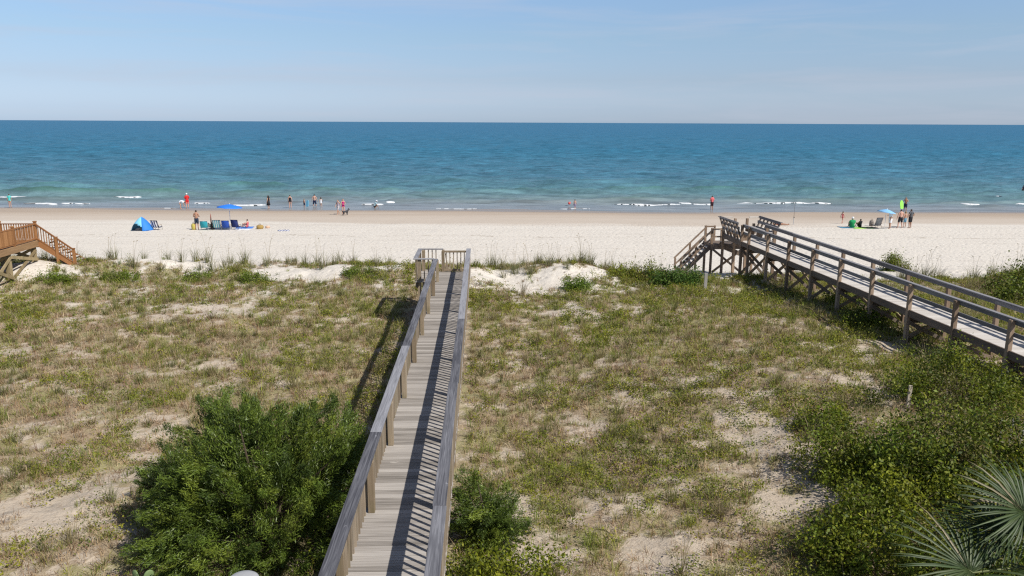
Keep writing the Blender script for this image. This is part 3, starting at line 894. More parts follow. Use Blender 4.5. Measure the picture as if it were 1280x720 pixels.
# ================================================================== RIGHT BOARDWALK
CAP2 = wood("dark_weathered_cap", (.12, .115, .12), (.19, .183, .19), (.28, .27, .275), 1, .8, .7)
DECK2 = wood("pale_worn_deck", (.46, .42, .375), (.57, .53, .48), (.66, .62, .57), 0, .85, .5, False)
POST2 = wood("brown_post", (.18, .125, .085), (.28, .20, .14), (.38, .285, .205), 2, .85, .6, False)
BEAM2 = wood("brown_beam", (.115, .088, .068), (.19, .148, .118), (.28, .22, .175), 1, .88, .6, False)
BRACE2 = wood("pale_brace", (.22, .155, .10), (.34, .25, .165), (.44, .34, .24), 0, .88, .6, False)
A2 = math.atan(.0785)


def right_walk():
    root = empty("boardwalk", (0, 0, 0), A2)
    tag(root, "raised brown boardwalk on cross braced posts with benches and stairs at its seaward end", "boardwalk")
    M = Matrix.Rotation(A2, 3, 'Z')

    def g(x, y):
        p = M @ Vector((x, y, 0)); return hz(p.x, p.y)
    xn0, xn1, xf0, xf1 = 15.84, 15.99, 17.05, 17.20
    y0, y1 = 15.0, 44.6
    mb = MB(); y = y0
    while y < y1:
        mb.box(15.86 + random.uniform(-.01, .01), 17.18 + random.uniform(-.01, .01), y, y + .137, ZD - .038, ZD + random.uniform(-.003, .003)); y += .143
    mb.build("plank_deck", DECK2, root)
    # platform flares out at the seaward end
    mb = MB(); y = 41.3
    while y < 44.6:
        mb.box(17.182, 17.66, y, y + .137, ZD - .038, ZD + random.uniform(-.002, .002)); y += .143
    mb.build("plank_deck", DECK2, root)
    ys = [40.5 - 2.5 * k for k in range(11)]
    for (x0, x1) in ((xn0, xn1), (xf0, xf1)):
        cuts = [41.6] + [38.0 - 5.0 * k for k in range(5)] + [y0]
        for a, b in zip(cuts, cuts[1:]):
            MB().box(x0, x1, b + .004, a - .004, ZC - .038, ZC + random.uniform(-.002, .002)).build("rail_cap", CAP2, root, bevel=.006)
            MB().box(x0 + .05, x0 + .09, b + .004, a - .004, ZC - .17, ZC - .04).build("rail_board", CAP2, root)
            xm = x0 + (.05 if x0 < 16.5 else .06)
            MB().box(xm, xm + .04, b + .004, a - .004, ZD + .40, ZD + .53).build("mid_rail", CAP2, root, bevel=.004)
    for yp in ys + [41.55]:
        for s, x in ((-1, 15.83), (1, 17.21)):
            MB().box(x - .065, x + .065, yp - .065, yp + .065, g(x, yp) - .5, ZC - .04).build("post", POST2, root, bevel=.005)
        MB().box(15.78, 17.26, yp + .07, yp + .115, ZD - .50, ZD - .28).build("cross_beam", BEAM2, root)
        zt, zb = ZD - .45, max(g(15.9, yp), g(17.2, yp)) + .05
        zb = min(zb, zt - .35)
        b = MB(); b.beam((15.86, yp - .09, zt), (17.18, yp - .09, zb), .04, .14, (0, 0, 1)); b.build("cross_brace", BEAM2, root)
        b = MB(); b.beam((17.18, yp + .14, zt), (15.86, yp + .14, zb), .04, .14, (0, 0, 1)); b.build("cross_brace", BRACE2, root)
    # longitudinal braces seen from the side between near posts
    for k in range(len(ys) - 1):
        ya, yb = ys[k], ys[k + 1]
        zg = max(g(15.83, ya), g(15.83, yb)) + .15
        if ZD - .42 - zg > .45 and k % 1 == 0:
            b = MB(); b.beam((17.29, ya, ZD - .42), (17.29, yb, zg), .04, .13, (0, 0, 1)); b.build("cross_brace", BRACE2, root)
    for x in (15.93, 17.11):
        MB().box(x - .02, x + .02, y0, y1, ZD - .28, ZD - .042).build("stringer", BEAM2, root)
    MB().box(15.80, 15.85, y0, 44.55, ZD - .24, ZD + .004).build("fascia", BEAM2, root)
    MB().box(17.19, 17.24, y0, 41.2, ZD - .24, ZD + .004).build("fascia", BEAM2, root)
    for (x, yp) in ((15.83, 44.5), (17.21, 44.5), (17.62, 41.4), (17.62, 44.5), (16.5, 44.5)):
        MB().box(x - .065, x + .065, yp - .065, yp + .065, g(x, yp) - .5, ZD + (.6 if x > 17.5 else 0.9)).build("post", POST2, root, bevel=.005)
    # benches whose slatted backs lean outwards, one each side of the platform
    for side, xb, lean in ((-1, 15.86, -.34), (1, 17.62, .34)):
        bench = empty("bench", (xb, 43.0, ZD)); bench.parent = root
        m = MB()
        for k in range(6):
            yy = -1.35 + k * .53
            m.beam((0, yy, .02), (lean, yy, .98), .09, .05, (0, 1, 0))
        m.build("back_slat", BEAM2, bench)
        for t in (.40, .72, .98):
            MB().beam((lean * t + .03 * -side, -1.5, t), (lean * t + .03 * -side, 1.45, t), .05, .15, (0, 0, 1)).build("back_rail", CAP2, bench)
        MB().box(min(lean - .07, lean + .07), max(lean - .07, lean + .07), -1.55, 1.5, .995, 1.03).build("back_cap", CAP2, bench, bevel=.005)
        m = MB()
        for k in range(3):
            a = -side * (.05 + k * .135); m.box(min(a, a - side * .125), max(a, a - side * .125), -1.4, 1.4, .42, .458)
        m.build("seat_slat", DECK2, bench)
        for yy in (-1.2, 0, 1.2):
            MB().box(min(-side * .08, -side * .40), max(-side * .08, -side * .40), yy - .045, yy + .045, .002, .418).build("leg", POST2, bench)
    # seaward head rails
    for x0, x1 in ((15.80, 16.35), (17.35, 18.2)):
        MB().box(x0, x1, 44.50, 44.64, ZC + .02, ZC + .058).build("rail_cap", DECK2, root, bevel=.005)
    # stairs: first flight down off the head, lower landing, second flight to the left down to the sand
    zl = 3.30; q0, q1 = 15.35, 17.3
    mb = MB(); y = 45.15
    while y < 46.45:
        mb.box(q0, q1, y, y + .137, zl - .038, zl); y += .143
    mb.build("landing_plank", BEAM2, root)
    for x in (q0 + .05, q1 - .05):
        for yp in (45.2, 46.4):
            MB().box(x - .06, x + .06, yp - .06, yp + .06, g(x, yp) - .5, zl + (.95 if x < 16 else -.04)).build("post", POST2, root)
    MB().box(q0, q1, 45.08, 45.13, zl - .3, zl).build("fascia", BEAM2, root)
    MB().box(q0 - .05, q0, 45.1, 46.5, zl - .3, zl).build("fascia", BEAM2, root)
    for k in range(3):
        MB().box(15.9, 17.1, 44.66 + k * .16, 44.84 + k * .16, ZD - .17 * (k + 1) - .04, ZD - .17 * (k + 1)).build("tread", DECK2, root)
    nst = 9; run = 1.75
    zb = g(q0 - run, 45.8)
    for k in range(nst):
        t = (k + .5) / nst; x = q0 - run * t; z = zl - (zl - zb - .05) * (k + 1) / (nst + .4)
        MB().box(x - .13, x + .13, 45.25, 46.35, z - .04, z).build("tread", DECK2, root)
    for yp in (45.22, 46.38):
        MB().beam((q0 + .02, yp, zl - .14), (q0 - run - .05, yp, zb - .05), .045, .24).build("stair_stringer", BEAM2, root)
    for yp in (45.2, 46.4):
        for dz in (.90, .45):
            MB().beam((q0 + .1, yp - .07, zl + dz), (q0 - run - .1, yp - .07, zb + dz - .06), .045, .09).build("handrail", POST2, root)
            MB().box(q0 + .1, q0 + .62, yp - .09, yp - .05, zl + dz - .05, zl + dz + .04).build("handrail", POST2, root)
        for x in (q0 - run * .5, q0 - run):
            z = zl + (zb - zl) * (q0 - x) / run
            MB().box(x - .05, x + .05, yp - .05, yp + .05, z - .6, z + .86).build("post", POST2, root)
        MB().box(q0 + .56, q0 + .65, yp - .05, yp + .04, zl, zl + .95).build("post", POST2, root)
    MB().beam((q0 + .4, 44.95, zl - .02), (q1 + .25, 44.95, zl - .75), .05, .26).build('stair_stringer', BEAM2, root)
    MB().beam((q0 + .1, 45.06, zl - .3), (q1 - .1, 45.06, g(q1, 45) + .1), .04, .13).build("cross_brace", BEAM2, root)
    MB().beam((q1 - .1, 45.0, zl - .3), (q0 + .1, 45.0, g(q0, 45) + .1), .04, .13).build("cross_brace", BRACE2, root)
    return root


right_walk()

# ================================================================== LEFT CEDAR STAIR DECK
CEDARW = wood("new_cedar", (.21, .095, .036), (.32, .15, .058), (.43, .215, .09), 2, .75, .6, False)
CEDARY = wood("new_cedar_rail", (.19, .08, .03), (.29, .13, .05), (.40, .19, .08), 1, .75, .6, False)
CEDARX = wood("cedar_beam", (.24, .145, .075), (.33, .205, .105), (.42, .28, .15), 1, .8, .6, False)
PILE3 = wood("green_brown_pile", (.22, .165, .09), (.31, .24, .13), (.40, .31, .18), 2, .85, .5, False, .3)


def cedar_deck():
    p = at(43, 276, 5.30)      # top of the corner newel post
    yc = p.y; a = A1 + .025
    root = empty("cedar_stair_deck", (p.x, yc, 0), a)
    tag(root, "orange brown cedar deck with balusters and a stair down onto the dune sand", "stair deck")
    M = Matrix.Rotation(a, 3, 'Z'); zd, zr = 4.30, 5.16
    o = Vector((p.x, yc, 0))

    def g(x, y):
        q = M @ Vector((x, y, 0)) + o; return hz(q.x, q.y)
    # local: x=0 is the near right side, walk runs along y (negative towards the houses), W wide to the left
    W = 1.75
    mb = MB(); y = -14.0
    while y < .15:
        mb.box(-W, .06, y, y + .137, zd - .038, zd); y += .143
    mb.build("plank_deck", CEDARX, root)
    for x in (0.08, -W - .03):
        MB().box(x - .025, x + .025, -14, .16, zd - .30, zd - .002).build("fascia", CEDARX, root)
    MB().box(-W, .05, .165, .21, zd - .30, zd - .002).build("fascia", CEDARX, root)
    ys = [0.0, -2.05, -4.1, -6.15, -8.2]
    for x in (0.0, -W):
        for k, yp in enumerate(ys):
            MB().box(x - .06, x + .06, yp - .06, yp + .06, zd - .35, zr + .07).box(x - .075, x + .075, yp - .075, yp + .075, zr + .07, zr + .13).build("newel_post", CEDARW, root, bevel=.008)
            if k < len(ys) - 1:
                yb = ys[k + 1]
                MB().box(x - .055, x + .055, yb + .062, yp - .062, zr - .04, zr + .01).build("top_rail", CEDARY, root)
                MB().box(x - .03, x + .03, yb + .062, yp - .062, zd + .06, zd + .12).build("bottom_rail", CEDARY, root)
                m = MB(); n = 17
                for q in range(n):
                    yy = yb + (yp - yb) * (q + .5) / n
                    m.box(x - .018, x + .018, yy - .018, yy + .018, zd + .12, zr - .04)
                m.build("baluster_slat", CEDARW, root)
    # closed boarding on the second bay
    m = MB()
    for q in range(14):
        yy = -4.02 + q * .14; m.box(.02, .045, yy, yy + .132, zd + .12, zr - .045)
    m.build("boarding_panel", CEDARW, root)
    m = MB(); m.beam((-W + .05, -1.3, zr - .1), (-W + .05, -.2, zd + .1), .04, .12); m.build("brace", CEDARY, root)
    # seaward rail of the landing
    MB().box(-W + .06, -.06, -.03, .03, zr - .04, zr + .01).build("top_rail", CEDARY, root)
    m = MB()
    for q in range(14):
        xx = -W + .1 + q * .12; m.box(xx - .018, xx + .018, -.02, .02, zd + .1, zr - .04)
    m.build("baluster_slat", CEDARW, root)
    # piles and braces
    for yp in (-.2, -2.5, -5.0, -7.5):
        for x in (-.12, -W + .1):
            MB().box(x - .10, x + .10, yp - .10, yp + .10, g(x, yp) - .5, zd - .05).build("pile", PILE3, root)
        for s in (1, -1):
            xa, xb = (-.12, -W + .1)[::s]
            MB().beam((xa, yp - .13 * s, zd - .4), (xb, yp - .13 * s, g(xb, yp) + .1), .04, .14).build("cross_brace", PILE3, root)
    for (ya, yb) in ((-.2, -2.5), (-2.5, -5.0)):
        MB().beam((.02, ya, zd - .45), (.02, yb, g(0, yb) + .1), .04, .15).build("cross_brace", PILE3, root)
        MB().beam((.06, yb, zd - .45), (.06, ya, g(0, ya) + .1), .04, .15).build("cross_brace", PILE3, root)
    # stair to the right: falls along +x and slightly seaward
    n = 9; run = 1.75; zb = g(run + .1, -.3) - .05
    for k in range(n):
        x = .12 + run * (k + .5) / n; z = zd - (zd - zb) * (k + 1) / (n + .5)
        MB().box(x - .14, x + .14, -.02, 1.06, z - .04, z).build("tread", DECK2, root)
    for yp in (-.05, 1.1):
        MB().beam((.08, yp, zd - .16), (run + .1, yp, zb - .06), .05, .26).build("stair_stringer", CEDARY, root)
        if yp > 0: continue
        for x, zz in ((run * .56, 0), (run * 1.02, 0)):
            z = zd + (zb - zd) * x / run
            MB().box(x - .055, x + .055, yp - .055, yp + .055, z - .6, z + .86).box(x - .07, x + .07, yp - .07, yp + .07, z + .86, z + .91).build("newel_post", CEDARW, root)
        MB().beam((.05, yp, zr - .03), (run * 1.02, yp, zb + .80), .09, .06).build("handrail", CEDARY, root)
        MB().beam((.05, yp, zd + .10), (run * 1.02, yp, zb + .06), .05, .06).build("handrail", CEDARY, root)
        m = MB()
        for q in range(15):
            x = .15 + q * .122; z = zd + (zb - zd) * x / run
            m.box(x - .016, x + .016, yp - .016, yp + .016, z + .07, z + .83)
        m.build("baluster_slat", CEDARW, root)


cedar_deck()

# ================================================================== SHRUBS, PALM, STAKES
def gpt(px, py, dz=0):
    p = ground_at(px, py); return (p.x, p.y, p.z + dz)


def on(x, y, dz=0):
    return (x, y, hz(x, y) + dz)


shrub("juniper_tree", "broad dark green juniper beside the slatted boardwalk, feathery and taller than its rail", "juniper", on(-4.7, 13.9), (2.2, 1.8, 2.1), 600, 290, (.088, .0145), CEDAR, style='spray', seed=1, lumps=.32, xmax=2.05)
shrub("juniper_shrub", "small blue green juniper close against the sunny outer side of the slatted boardwalk", "juniper", on(-.42, 13.9), (.6, .62, .98), 95, 240, (.085, .014), CEDAR, style='spray', seed=2, lumps=.5)
shrub("leafy_shrub", "low yellow green leafy shrub at the foot of the slatted boardwalk below the small juniper", "shrub", on(-.25, 11.9), (1.0, .95, .55), 120, 50, (.07, .042), YGREEN, seed=3)

shrub("wax_myrtle", "leafy green shrub wrapped around the pale wooden stake", "shrub", on(11.3, 19.3), (1.7, 1.5, 1.0), 210, 60, (.075, .042), YGREEN + GREEN, seed=11)
shrub("wax_myrtle", "small leafy shrub between the stake bush and the raised boardwalk", "shrub", on(13.7, 18.0), (.7, .7, .35), 90, 60, (.075, .042), GREEN + YGREEN, seed=12)
shrub("wax_myrtle", "big dark hearted shrub in the middle of the thicket behind the palm fronds", "shrub", on(8.7, 14.9), (1.45, 1.2, 1.1), 230, 70, (.075, .042), GREEN, seed=13)
shrub("wax_myrtle", "low shrub at the sandy western edge of the thicket, facing the bare sand", "shrub", on(7.1, 15.3), (.9, 1.05, .65), 150, 55, (.072, .04), GREEN + YGREEN, seed=14)
shrub("wax_myrtle", "spreading yellow green shrub at the bottom of the thicket beside the lower palm frond", "shrub", on(6.2, 12.2), (1.25, 1.1, .65), 180, 60, (.07, .042), GREEN + YGREEN, seed=15)
shrub("wax_myrtle", "shrub just above the upper palm frond, in front of the grey pickets", "shrub", on(10.6, 15.2), (1.15, 1.0, .85), 150, 60, (.075, .042), GREEN + YGREEN, seed=16)
shrub("wax_myrtle", "low shrub growing on the ground under the palm crown", "shrub", on(8.0, 11.6), (1.3, 1.0, .7), 150, 60, (.07, .042), GREEN, seed=17)
shrub("wax_myrtle", "shrub behind the pickets near the first posts of the raised boardwalk", "shrub", on(13.4, 16.4), (1.1, .9, .55), 120, 60, (.078, .042), GREEN, seed=18)
shrub("wax_myrtle", "small shrub where the thicket thins out into dry grass, left of the stake", "shrub", on(7.6, 18.0), (.7, .75, .4), 90, 50, (.07, .04), GREEN + YGREEN, seed=19)
shrub("wax_myrtle", "shrub in deep shade between the pickets and the palm", "shrub", on(12.5, 14.2), (1.4, 1.2, .9), 150, 60, (.075, .042), GREEN, seed=20)

shrub("wax_myrtle", "low sprawling shrub filling the gap between the palm and the dark hearted shrub", "shrub", on(9.6, 13.0), (1.5, 1.0, .65), 150, 60, (.072, .042), GREEN + YGREEN, seed=21)
shrub("wax_myrtle", "low shrub closing the thicket on the sandy side, just above the lowest one", "shrub", on(7.2, 13.4), (1.1, .8, .6), 120, 55, (.07, .04), YGREEN, seed=22)
shrub("myrtle_mound", "wide rounded shrub mound beyond the raised boardwalk at the dune edge", "shrub", on(26.6, 37.2), (2.5, 1.7, .85), 300, 60, (.13, .075), GREEN, seed=31)
shrub("myrtle_mound", "darker half of the shrub mound nearest the boardwalk rail, spilling down the dune", "shrub", on(24.0, 34.8), (2.0, 1.5, .6), 220, 60, (.12, .07), GREEN, seed=32)
shrub("myrtle_mound", "far end of the shrub mound running out past the last rail post", "shrub", on(29.4, 37.8), (2.4, 1.7, .85), 200, 60, (.13, .075), GREEN + YGREEN, seed=33)
shrub("crest_shrub", "bright green cushion of leaves on the bare white crest sand", "shrub", gpt(722, 362), (.62, .45, .40), 80, 50, (.075, .04), [(.14, .22, .022), (.18, .25, .03), (.11, .18, .02)], seed=34)
shrub("crest_shrub", "dark green leafy shrub beside the grey stake by the stairs", "shrub", gpt(848, 356), (1.1, .6, .55), 90, 50, (.10, .06), [(.075, .14, .022), (.10, .17, .025)], seed=35)
shrub("crest_shrub", "green shrub trailing over the crest beside the bare sand hollow", "shrub", gpt(800, 350), (1.3, .8, .6), 100, 50, (.10, .055), GREEN + YGREEN, seed=36)
shrub("crest_shrub", "green shrub on the crest at the sand scarp below the raised boardwalk's far rail", "shrub", gpt(1117, 338), (.8, .6, .6), 70, 50, (.11, .06), GREEN, seed=37)
for q, (px, py, lab) in enumerate([(252, 350, "bright green leafy patch in the white crest sand, second from the tan stair deck"), (318, 352, "bright green leafy patch in the white crest sand, third from the tan stair deck"),
                                   (150, 350, "green leafy patch below the white hummock beside the tan stair deck"), (62, 352, "green leafy patch on the sand in front of the tan deck's piles"),
                                   (452, 345, "green leafy patch on the crest just landward of the boardwalk's square bump-out")]):
    shrub("crest_shrub", lab, "shrub", gpt(px, py), (.85 if q else .7, .5, .30), 70, 40, (.075, .038), [(.15, .21, .025), (.19, .24, .03), (.11, .16, .02)], seed=40 + q, trunk=False)
for q, (x, y, lab) in enumerate([(13.6, 29.5, "dark green bush in shade under the raised boardwalk, where the braces are tallest"), (14.7, 33.5, "dark green bush at the foot of the raised boardwalk's tall posts"), (15.2, 30.6, "low green bush in the shade between two posts of the raised boardwalk"),
                                 (15.9, 27.6, "bush growing between the cross braces under the raised boardwalk")]):
    shrub("wax_myrtle", lab, "shrub", on(x, y), (1.0, .8, .42), 70, 50, (.09, .05), GREEN, seed=50 + q)


def palm():
    """fan palm: stiff narrow leaflets radiating from the end of each stalk"""
    base = on(7.25, 9.15)
    root = empty("palm_tree", base)
    tag(root, "fan palm whose grey green fronds reach in from the bottom corner over the shrubs", "palm tree")
    B = Vector(base)
    hgt = 4.75 - base[2]
    m = MB(); m.tube([(0, 0, -.3), (.03, 0, hgt * .5), (0, .02, hgt)], [.19, .16, .17], 14); m.build("trunk", plain("palm_bark", (.16, .12, .085), .9, .35, 14, .2, .6), root, True)
    rs = np.random.default_rng(5)
    h0 = Vector((0, 0, hgt))
    fr = []
    # hub, middle direction, face normal, radius, spread
    fr.append((at_y(1284, 643, 9.3) - B, Vector((-.72, .12, .42)), Vector((-.05, -.62, .78)), .90, 115))
    fr.append((at_y(1216, 716, 8.95) - B, Vector((-.60, .25, .36)), Vector((.05, -.55, .83)), 1.02, 118))
    fr.append((at_y(1262, 668, 9.75) - B, Vector((-.60, .45, .10)), Vector((-.2, -.1, 1.0)), .95, 105))
    for az, el, pl, br in ((118, 30, .8, .9), (85, 25, .8, .95), (50, 35, .8, .95), (15, 20, .8, .95), (-25, 30, .8, .9), (-65, 10, .8, .95), (-105, 25, .8, .9), (-140, 5, .85, .95), (60, 62, .6, .85), (-30, 65, .6, .85), (-100, 55, .7, .9)):
        d = Vector((math.cos(R(az)) * math.cos(R(el)), math.sin(R(az)) * math.cos(R(el)), math.sin(R(el))))
        fr.append((h0 + d * pl, d, Vector((-d.x * d.z, -d.y * d.z, 1)), br, 115))
    pm = leafmat("palm_leaf", .12, .48, .35)
    for fi, (hub, d, nrm, br, spread) in enumerate(fr):
        d = d.normalized(); nrm = (nrm - d * nrm.dot(d)).normalized(); side = nrm.cross(d).normalized()
        nseg = 48; VV = []; FF = []; CC = []
        for k in range(nseg):
            t = k / (nseg - 1) * 2 - 1
            ang = t * R(spread) + rs.normal() * .015
            dd = (d * math.cos(ang) + side * math.sin(ang)).normalized()
            L = br * (.78 + .22 * math.cos(ang * .8)) * rs.uniform(.90, 1.06)
            ws = dd.cross(nrm).normalized() * .0125
            st = hub + d * (.10 * (1 - abs(t)))
            lift = rs.normal() * .02 + .05 * (k % 2)
            drop = rs.uniform(.02, .10)
            prof = [(0.0, .9, 0), (.25, 1.25, .02), (.5, 1.15, .03), (.78, .7, .0), (1.0, .06, -.07)]
            b = len(VV)
            c = np.array([(.034, .058, .016), (.048, .072, .022), (.026, .046, .012), (.066, .09, .032)][rs.integers(0, 4)]) * rs.uniform(.85, 1.2)
            if rs.random() < .06: c = np.array((.20, .17, .10))
            for (q, wf, zz) in prof:
                c0 = st + dd * (L * q) + nrm * (lift * q + zz) + Vector((0, 0, -drop * q * q))
                VV += [c0 - ws * wf + nrm * (.010 * wf), c0, c0 + ws * wf + nrm * (.010 * wf)]; CC += [c, c * 1.2, c]
            for i in range(len(prof) - 1):
                o = b + i * 3
                FF += [(o, o + 1, o + 4, o + 3), (o + 1, o + 2, o + 5, o + 4)]
        f = link_mesh("frond", np_mesh("frond", np.array([tuple(v) for v in VV]), np.array(FF), np.clip(np.array(CC), 0, 1)), pm, root)
        m = MB(); m.tube([h0, h0.lerp(hub, .5) + Vector((0, 0, .05)), hub, hub + d * .10], [.022, .016, .012, .008], 6)
        m.build("leaf_stalk", plain("palm_stalk", (.16, .18, .07), .6, .2, 10), f, True)


palm()


def stake(name, label, px, py, h, w, col, mat=None):
    p = gpt(px, py)
    root = MB().beam((0, 0, -.3), (.02, .0, h), w, w * .6, (0, 1, 0)).build(name, wood(col[0], *col[1:], 2, .85, .6, False))
    root.location = p
    tag(root, label, "stake")


stake("wooden_stake", "pale wooden survey stake standing out of the leafy thicket", 1134, 512, .62, .085, ("stake_pale", (.42, .36, .28), (.55, .49, .4), (.65, .6, .52)))
stake("wooden_stake", "grey wooden stake in the green plants before the boardwalk stairs", 881, 364, .85, .14, ("stake_grey", (.25, .23, .21), (.34, .32, .29), (.42, .4, .37)))
stake("wooden_stake", "short dark stake under the raised boardwalk near its first braces", 968, 352, .55, .16, ("stake_dark", (.06, .045, .035), (.1, .075, .06), (.15, .11, .09)))
fence = empty("sand_fence", on(11.7, 16.35)); tag(fence, "row of short grey weathered pickets in the dark shade above the palm", "fence")
for k in range(9):
    MB().beam((-.9 + k * .24, random.uniform(-.05, .05), -.2), (-.9 + k * .24 + random.uniform(-.04, .04), 0, random.uniform(.45, .8)), .045, .02, (0, 1, 0)).build("picket", wood("stake_grey", (.25, .23, .21), (.34, .32, .29), (.42, .4, .37), 2), fence)
for zz in (.25,):
    MB().tube([(-1, .03, zz), (1.1, .03, zz)], .006, 5).build("wire", plain("rusty_wire", (.12, .08, .06), .6), fence)

m = MB(); cpos = at(310, 711, 4.75)
m.tube([(0, 0, 0), (0, 0, .9), (0, 0, 2.2), (0, 0, 2.42)], [.155, .152, .15, .15], 28)
cap = empty("bollard", (cpos.x, cpos.y - .19, hz(cpos.x, cpos.y) - .05))
tag(cap, "round grey topped bollard just peeking over the bottom edge by the juniper", "bollard")
hh = 4.745 - cap.location.z
m = MB(); m.tube([(0, 0, 0), (0, 0, hh - .10)], [.14, .14], 28); m.build("post", wood("weathered_pile", (.2, .17, .13), (.3, .26, .2), (.4, .35, .28), 2), cap, True)
m = MB(); m.tube([(0, 0, hh - .10), (0, 0, hh - .02), (0, 0, hh), (0, 0, hh + .008)], [.19, .19, .165, .10], 36); m.build("cap", plain("pale_cap", (.40, .40, .40), .45, .12, 9, .4), cap, True)

# prickly pear and yucca under the juniper
pp = empty("prickly_pear", on(-6.25, 12.05)); tag(pp, "prickly pear with flat pale green pads at the juniper's shaded foot", "cactus")
for k, (x, z, r, a) in enumerate([(0, .14, .13, .2), (.12, .33, .11, .7), (-.10, .34, .10, -.5), (.24, .16, .12, 1.0)]):
    bm = bmesh.new(); bmesh.ops.create_uvsphere(bm, u_segments=14, v_segments=9, radius=1)
    bmesh.ops.scale(bm, vec=(r * .8, .025, r), verts=bm.verts); bmesh.ops.rotate(bm, cent=(0, 0, 0), matrix=Matrix.Rotation(a, 3, 'Z') @ Matrix.Rotation(a * .4, 3, 'Y'), verts=bm.verts)
    bmesh.ops.translate(bm, vec=(x, 0, z), verts=bm.verts)
    me = bpy.data.meshes.new("pad"); bm.to_mesh(me); bm.free()
    for f in me.polygons: f.use_smooth = True
    link_mesh("pad", me, plain("cactus_pad", (.17, .24, .10), .6, .2, 12), pp)


def sea_oats():
    """tall sea oats: blades and thin stalks with drooping seed heads; three built, then copied along the crest"""
    protos = []
    for v in range(4):
        rs = np.random.default_rng(60 + v)
        root = empty("sea_oats", (0, 0, 0))
        tag(root, "tuft of tall sea oats with thin stalks along the dune crest", "sea oats", "sea oats along the dune crest")
        n = 46
        a = rs.random(n) * 6.283; r = np.abs(rs.normal(size=n)) * .14
        P = np.stack([np.cos(a) * r, np.sin(a) * r, np.full(n, -.05)], 1)
        colr = np.array([(.17, .185, .075), (.22, .22, .10), (.27, .245, .14)])[rs.integers(0, 3, n)] * rs.uniform(.8, 1.2, (n, 1))
        link_mesh("leaf_blade", blade_mesh("leaf_blade", P, a + rs.normal(size=n) * .5, np.abs(rs.normal(size=n)) * .22, rs.uniform(.45, .95, n), rs.uniform(.012, .022, n), colr, .55), leafmat("leaf_grass"), root)
        for s in range(rs.integers(2, 5)):
            aa = rs.random() * 6.28; L = rs.uniform(.95, 1.6); ln = rs.uniform(.02, .16)
            m = MB(); d = Vector((math.cos(aa), math.sin(aa), 0))
            p1 = d * (ln * L * .5) + Vector((0, 0, L * .6)); p2 = d * (ln * L * 1.3) + Vector((0, 0, L)); p3 = p2 + d * .08 + Vector((0, 0, .03))
            m.tube([d * .03 - Vector((0, 0, .05)), p1, p2], [.006, .005, .004], 4); m.tube([p2, (p2 + p3) / 2, p3], [.008, .016, .003], 5)
            m.build("seed_stalk", plain("dry_stalk", (.36, .30, .20), .8, .2), root)
        protos.append(root)
    pts = []
    rs = np.random.default_rng(91)
    for px in list(range(-30, 500, 9)) + list(range(600, 870, 8)) + list(range(1090, 1330, 11)):
        px = px + rs.uniform(-6, 6)
        dens = fbm(np.array([px * .02]), np.array([0.3]), 17, 2)[0]
        if rs.random() > .35 + dens: continue
        y = rs.uniform(40.2, 43.2)
        x = at_y(px, 330, y).x
        pts.append((x, y))
    for k, (x, y) in enumerate(pts):
        o = protos[k % 4] if k < 4 else copy_tree(protos[k % 4])
        o.location = (x, y, hz(x, y)); o.rotation_euler.z = rs.random() * 6.28
        s = rs.uniform(.75, 1.2); o.scale = (s, s, s)
    print("sea oats", len(pts))


sea_oats()

# ================================================================== PEOPLE
# joints of a standing adult facing +y (metres); each pose moves some of them
BASE = {
    'pelvis': (0, 0, .95), 'waist': (0, .0, 1.09), 'chest': (0, .0, 1.29), 'collar': (0, -.01, 1.43), 'neck': (0, .0, 1.50), 'face': (0, .02, 1.595), 'crown': (0, .005, 1.675),
    'shl': (-.165, -.01, 1.395), 'ell': (-.225, -.03, 1.12), 'wrl': (-.235, .05, .88), 'hal': (-.23, .075, .80),
    'shr': (.165, -.01, 1.395), 'elr': (.225, -.03, 1.12), 'wrr': (.235, .05, .88), 'har': (.23, .075, .80),
    'hil': (-.085, 0, .89), 'knl': (-.10, .02, .49), 'anl': (-.11, -.02, .085), 'tol': (-.125, .13, .03),
    'hir': (.085, 0, .89), 'knr': (.10, .02, .49), 'anr': (.11, -.02, .085), 'tor': (.125, .13, .03)}
RAD = {'pelvis': (.135, .11), 'waist': (.122, .095), 'chest': (.150, .11), 'collar': (.085, .075), 'neck': (.055, .055), 'face': (.082, .098), 'crown': (.062, .072),
       'sh': (.062, .062), 'el': (.043, .043), 'wr': (.029, .032), 'ha': (.022, .04), 'hi': (.092, .095), 'kn': (.058, .060), 'an': (.036, .042), 'to': (.034, .026)}
BONES = [('pelvis', 'waist'), ('waist', 'chest'), ('chest', 'collar'), ('collar', 'neck'), ('neck', 'face'), ('face', 'crown')]
for s in 'lr':
    BONES += [('collar', 'sh' + s), ('sh' + s, 'el' + s), ('el' + s, 'wr' + s), ('wr' + s, 'ha' + s), ('pelvis', 'hi' + s), ('hi' + s, 'kn' + s), ('kn' + s, 'an' + s), ('an' + s, 'to' + s)]


def shift(names, dx=0, dy=0, dz=0):
    return {k: (BASE[k][0] + dx, BASE[k][1] + dy, BASE[k][2] + dz) for k in names}


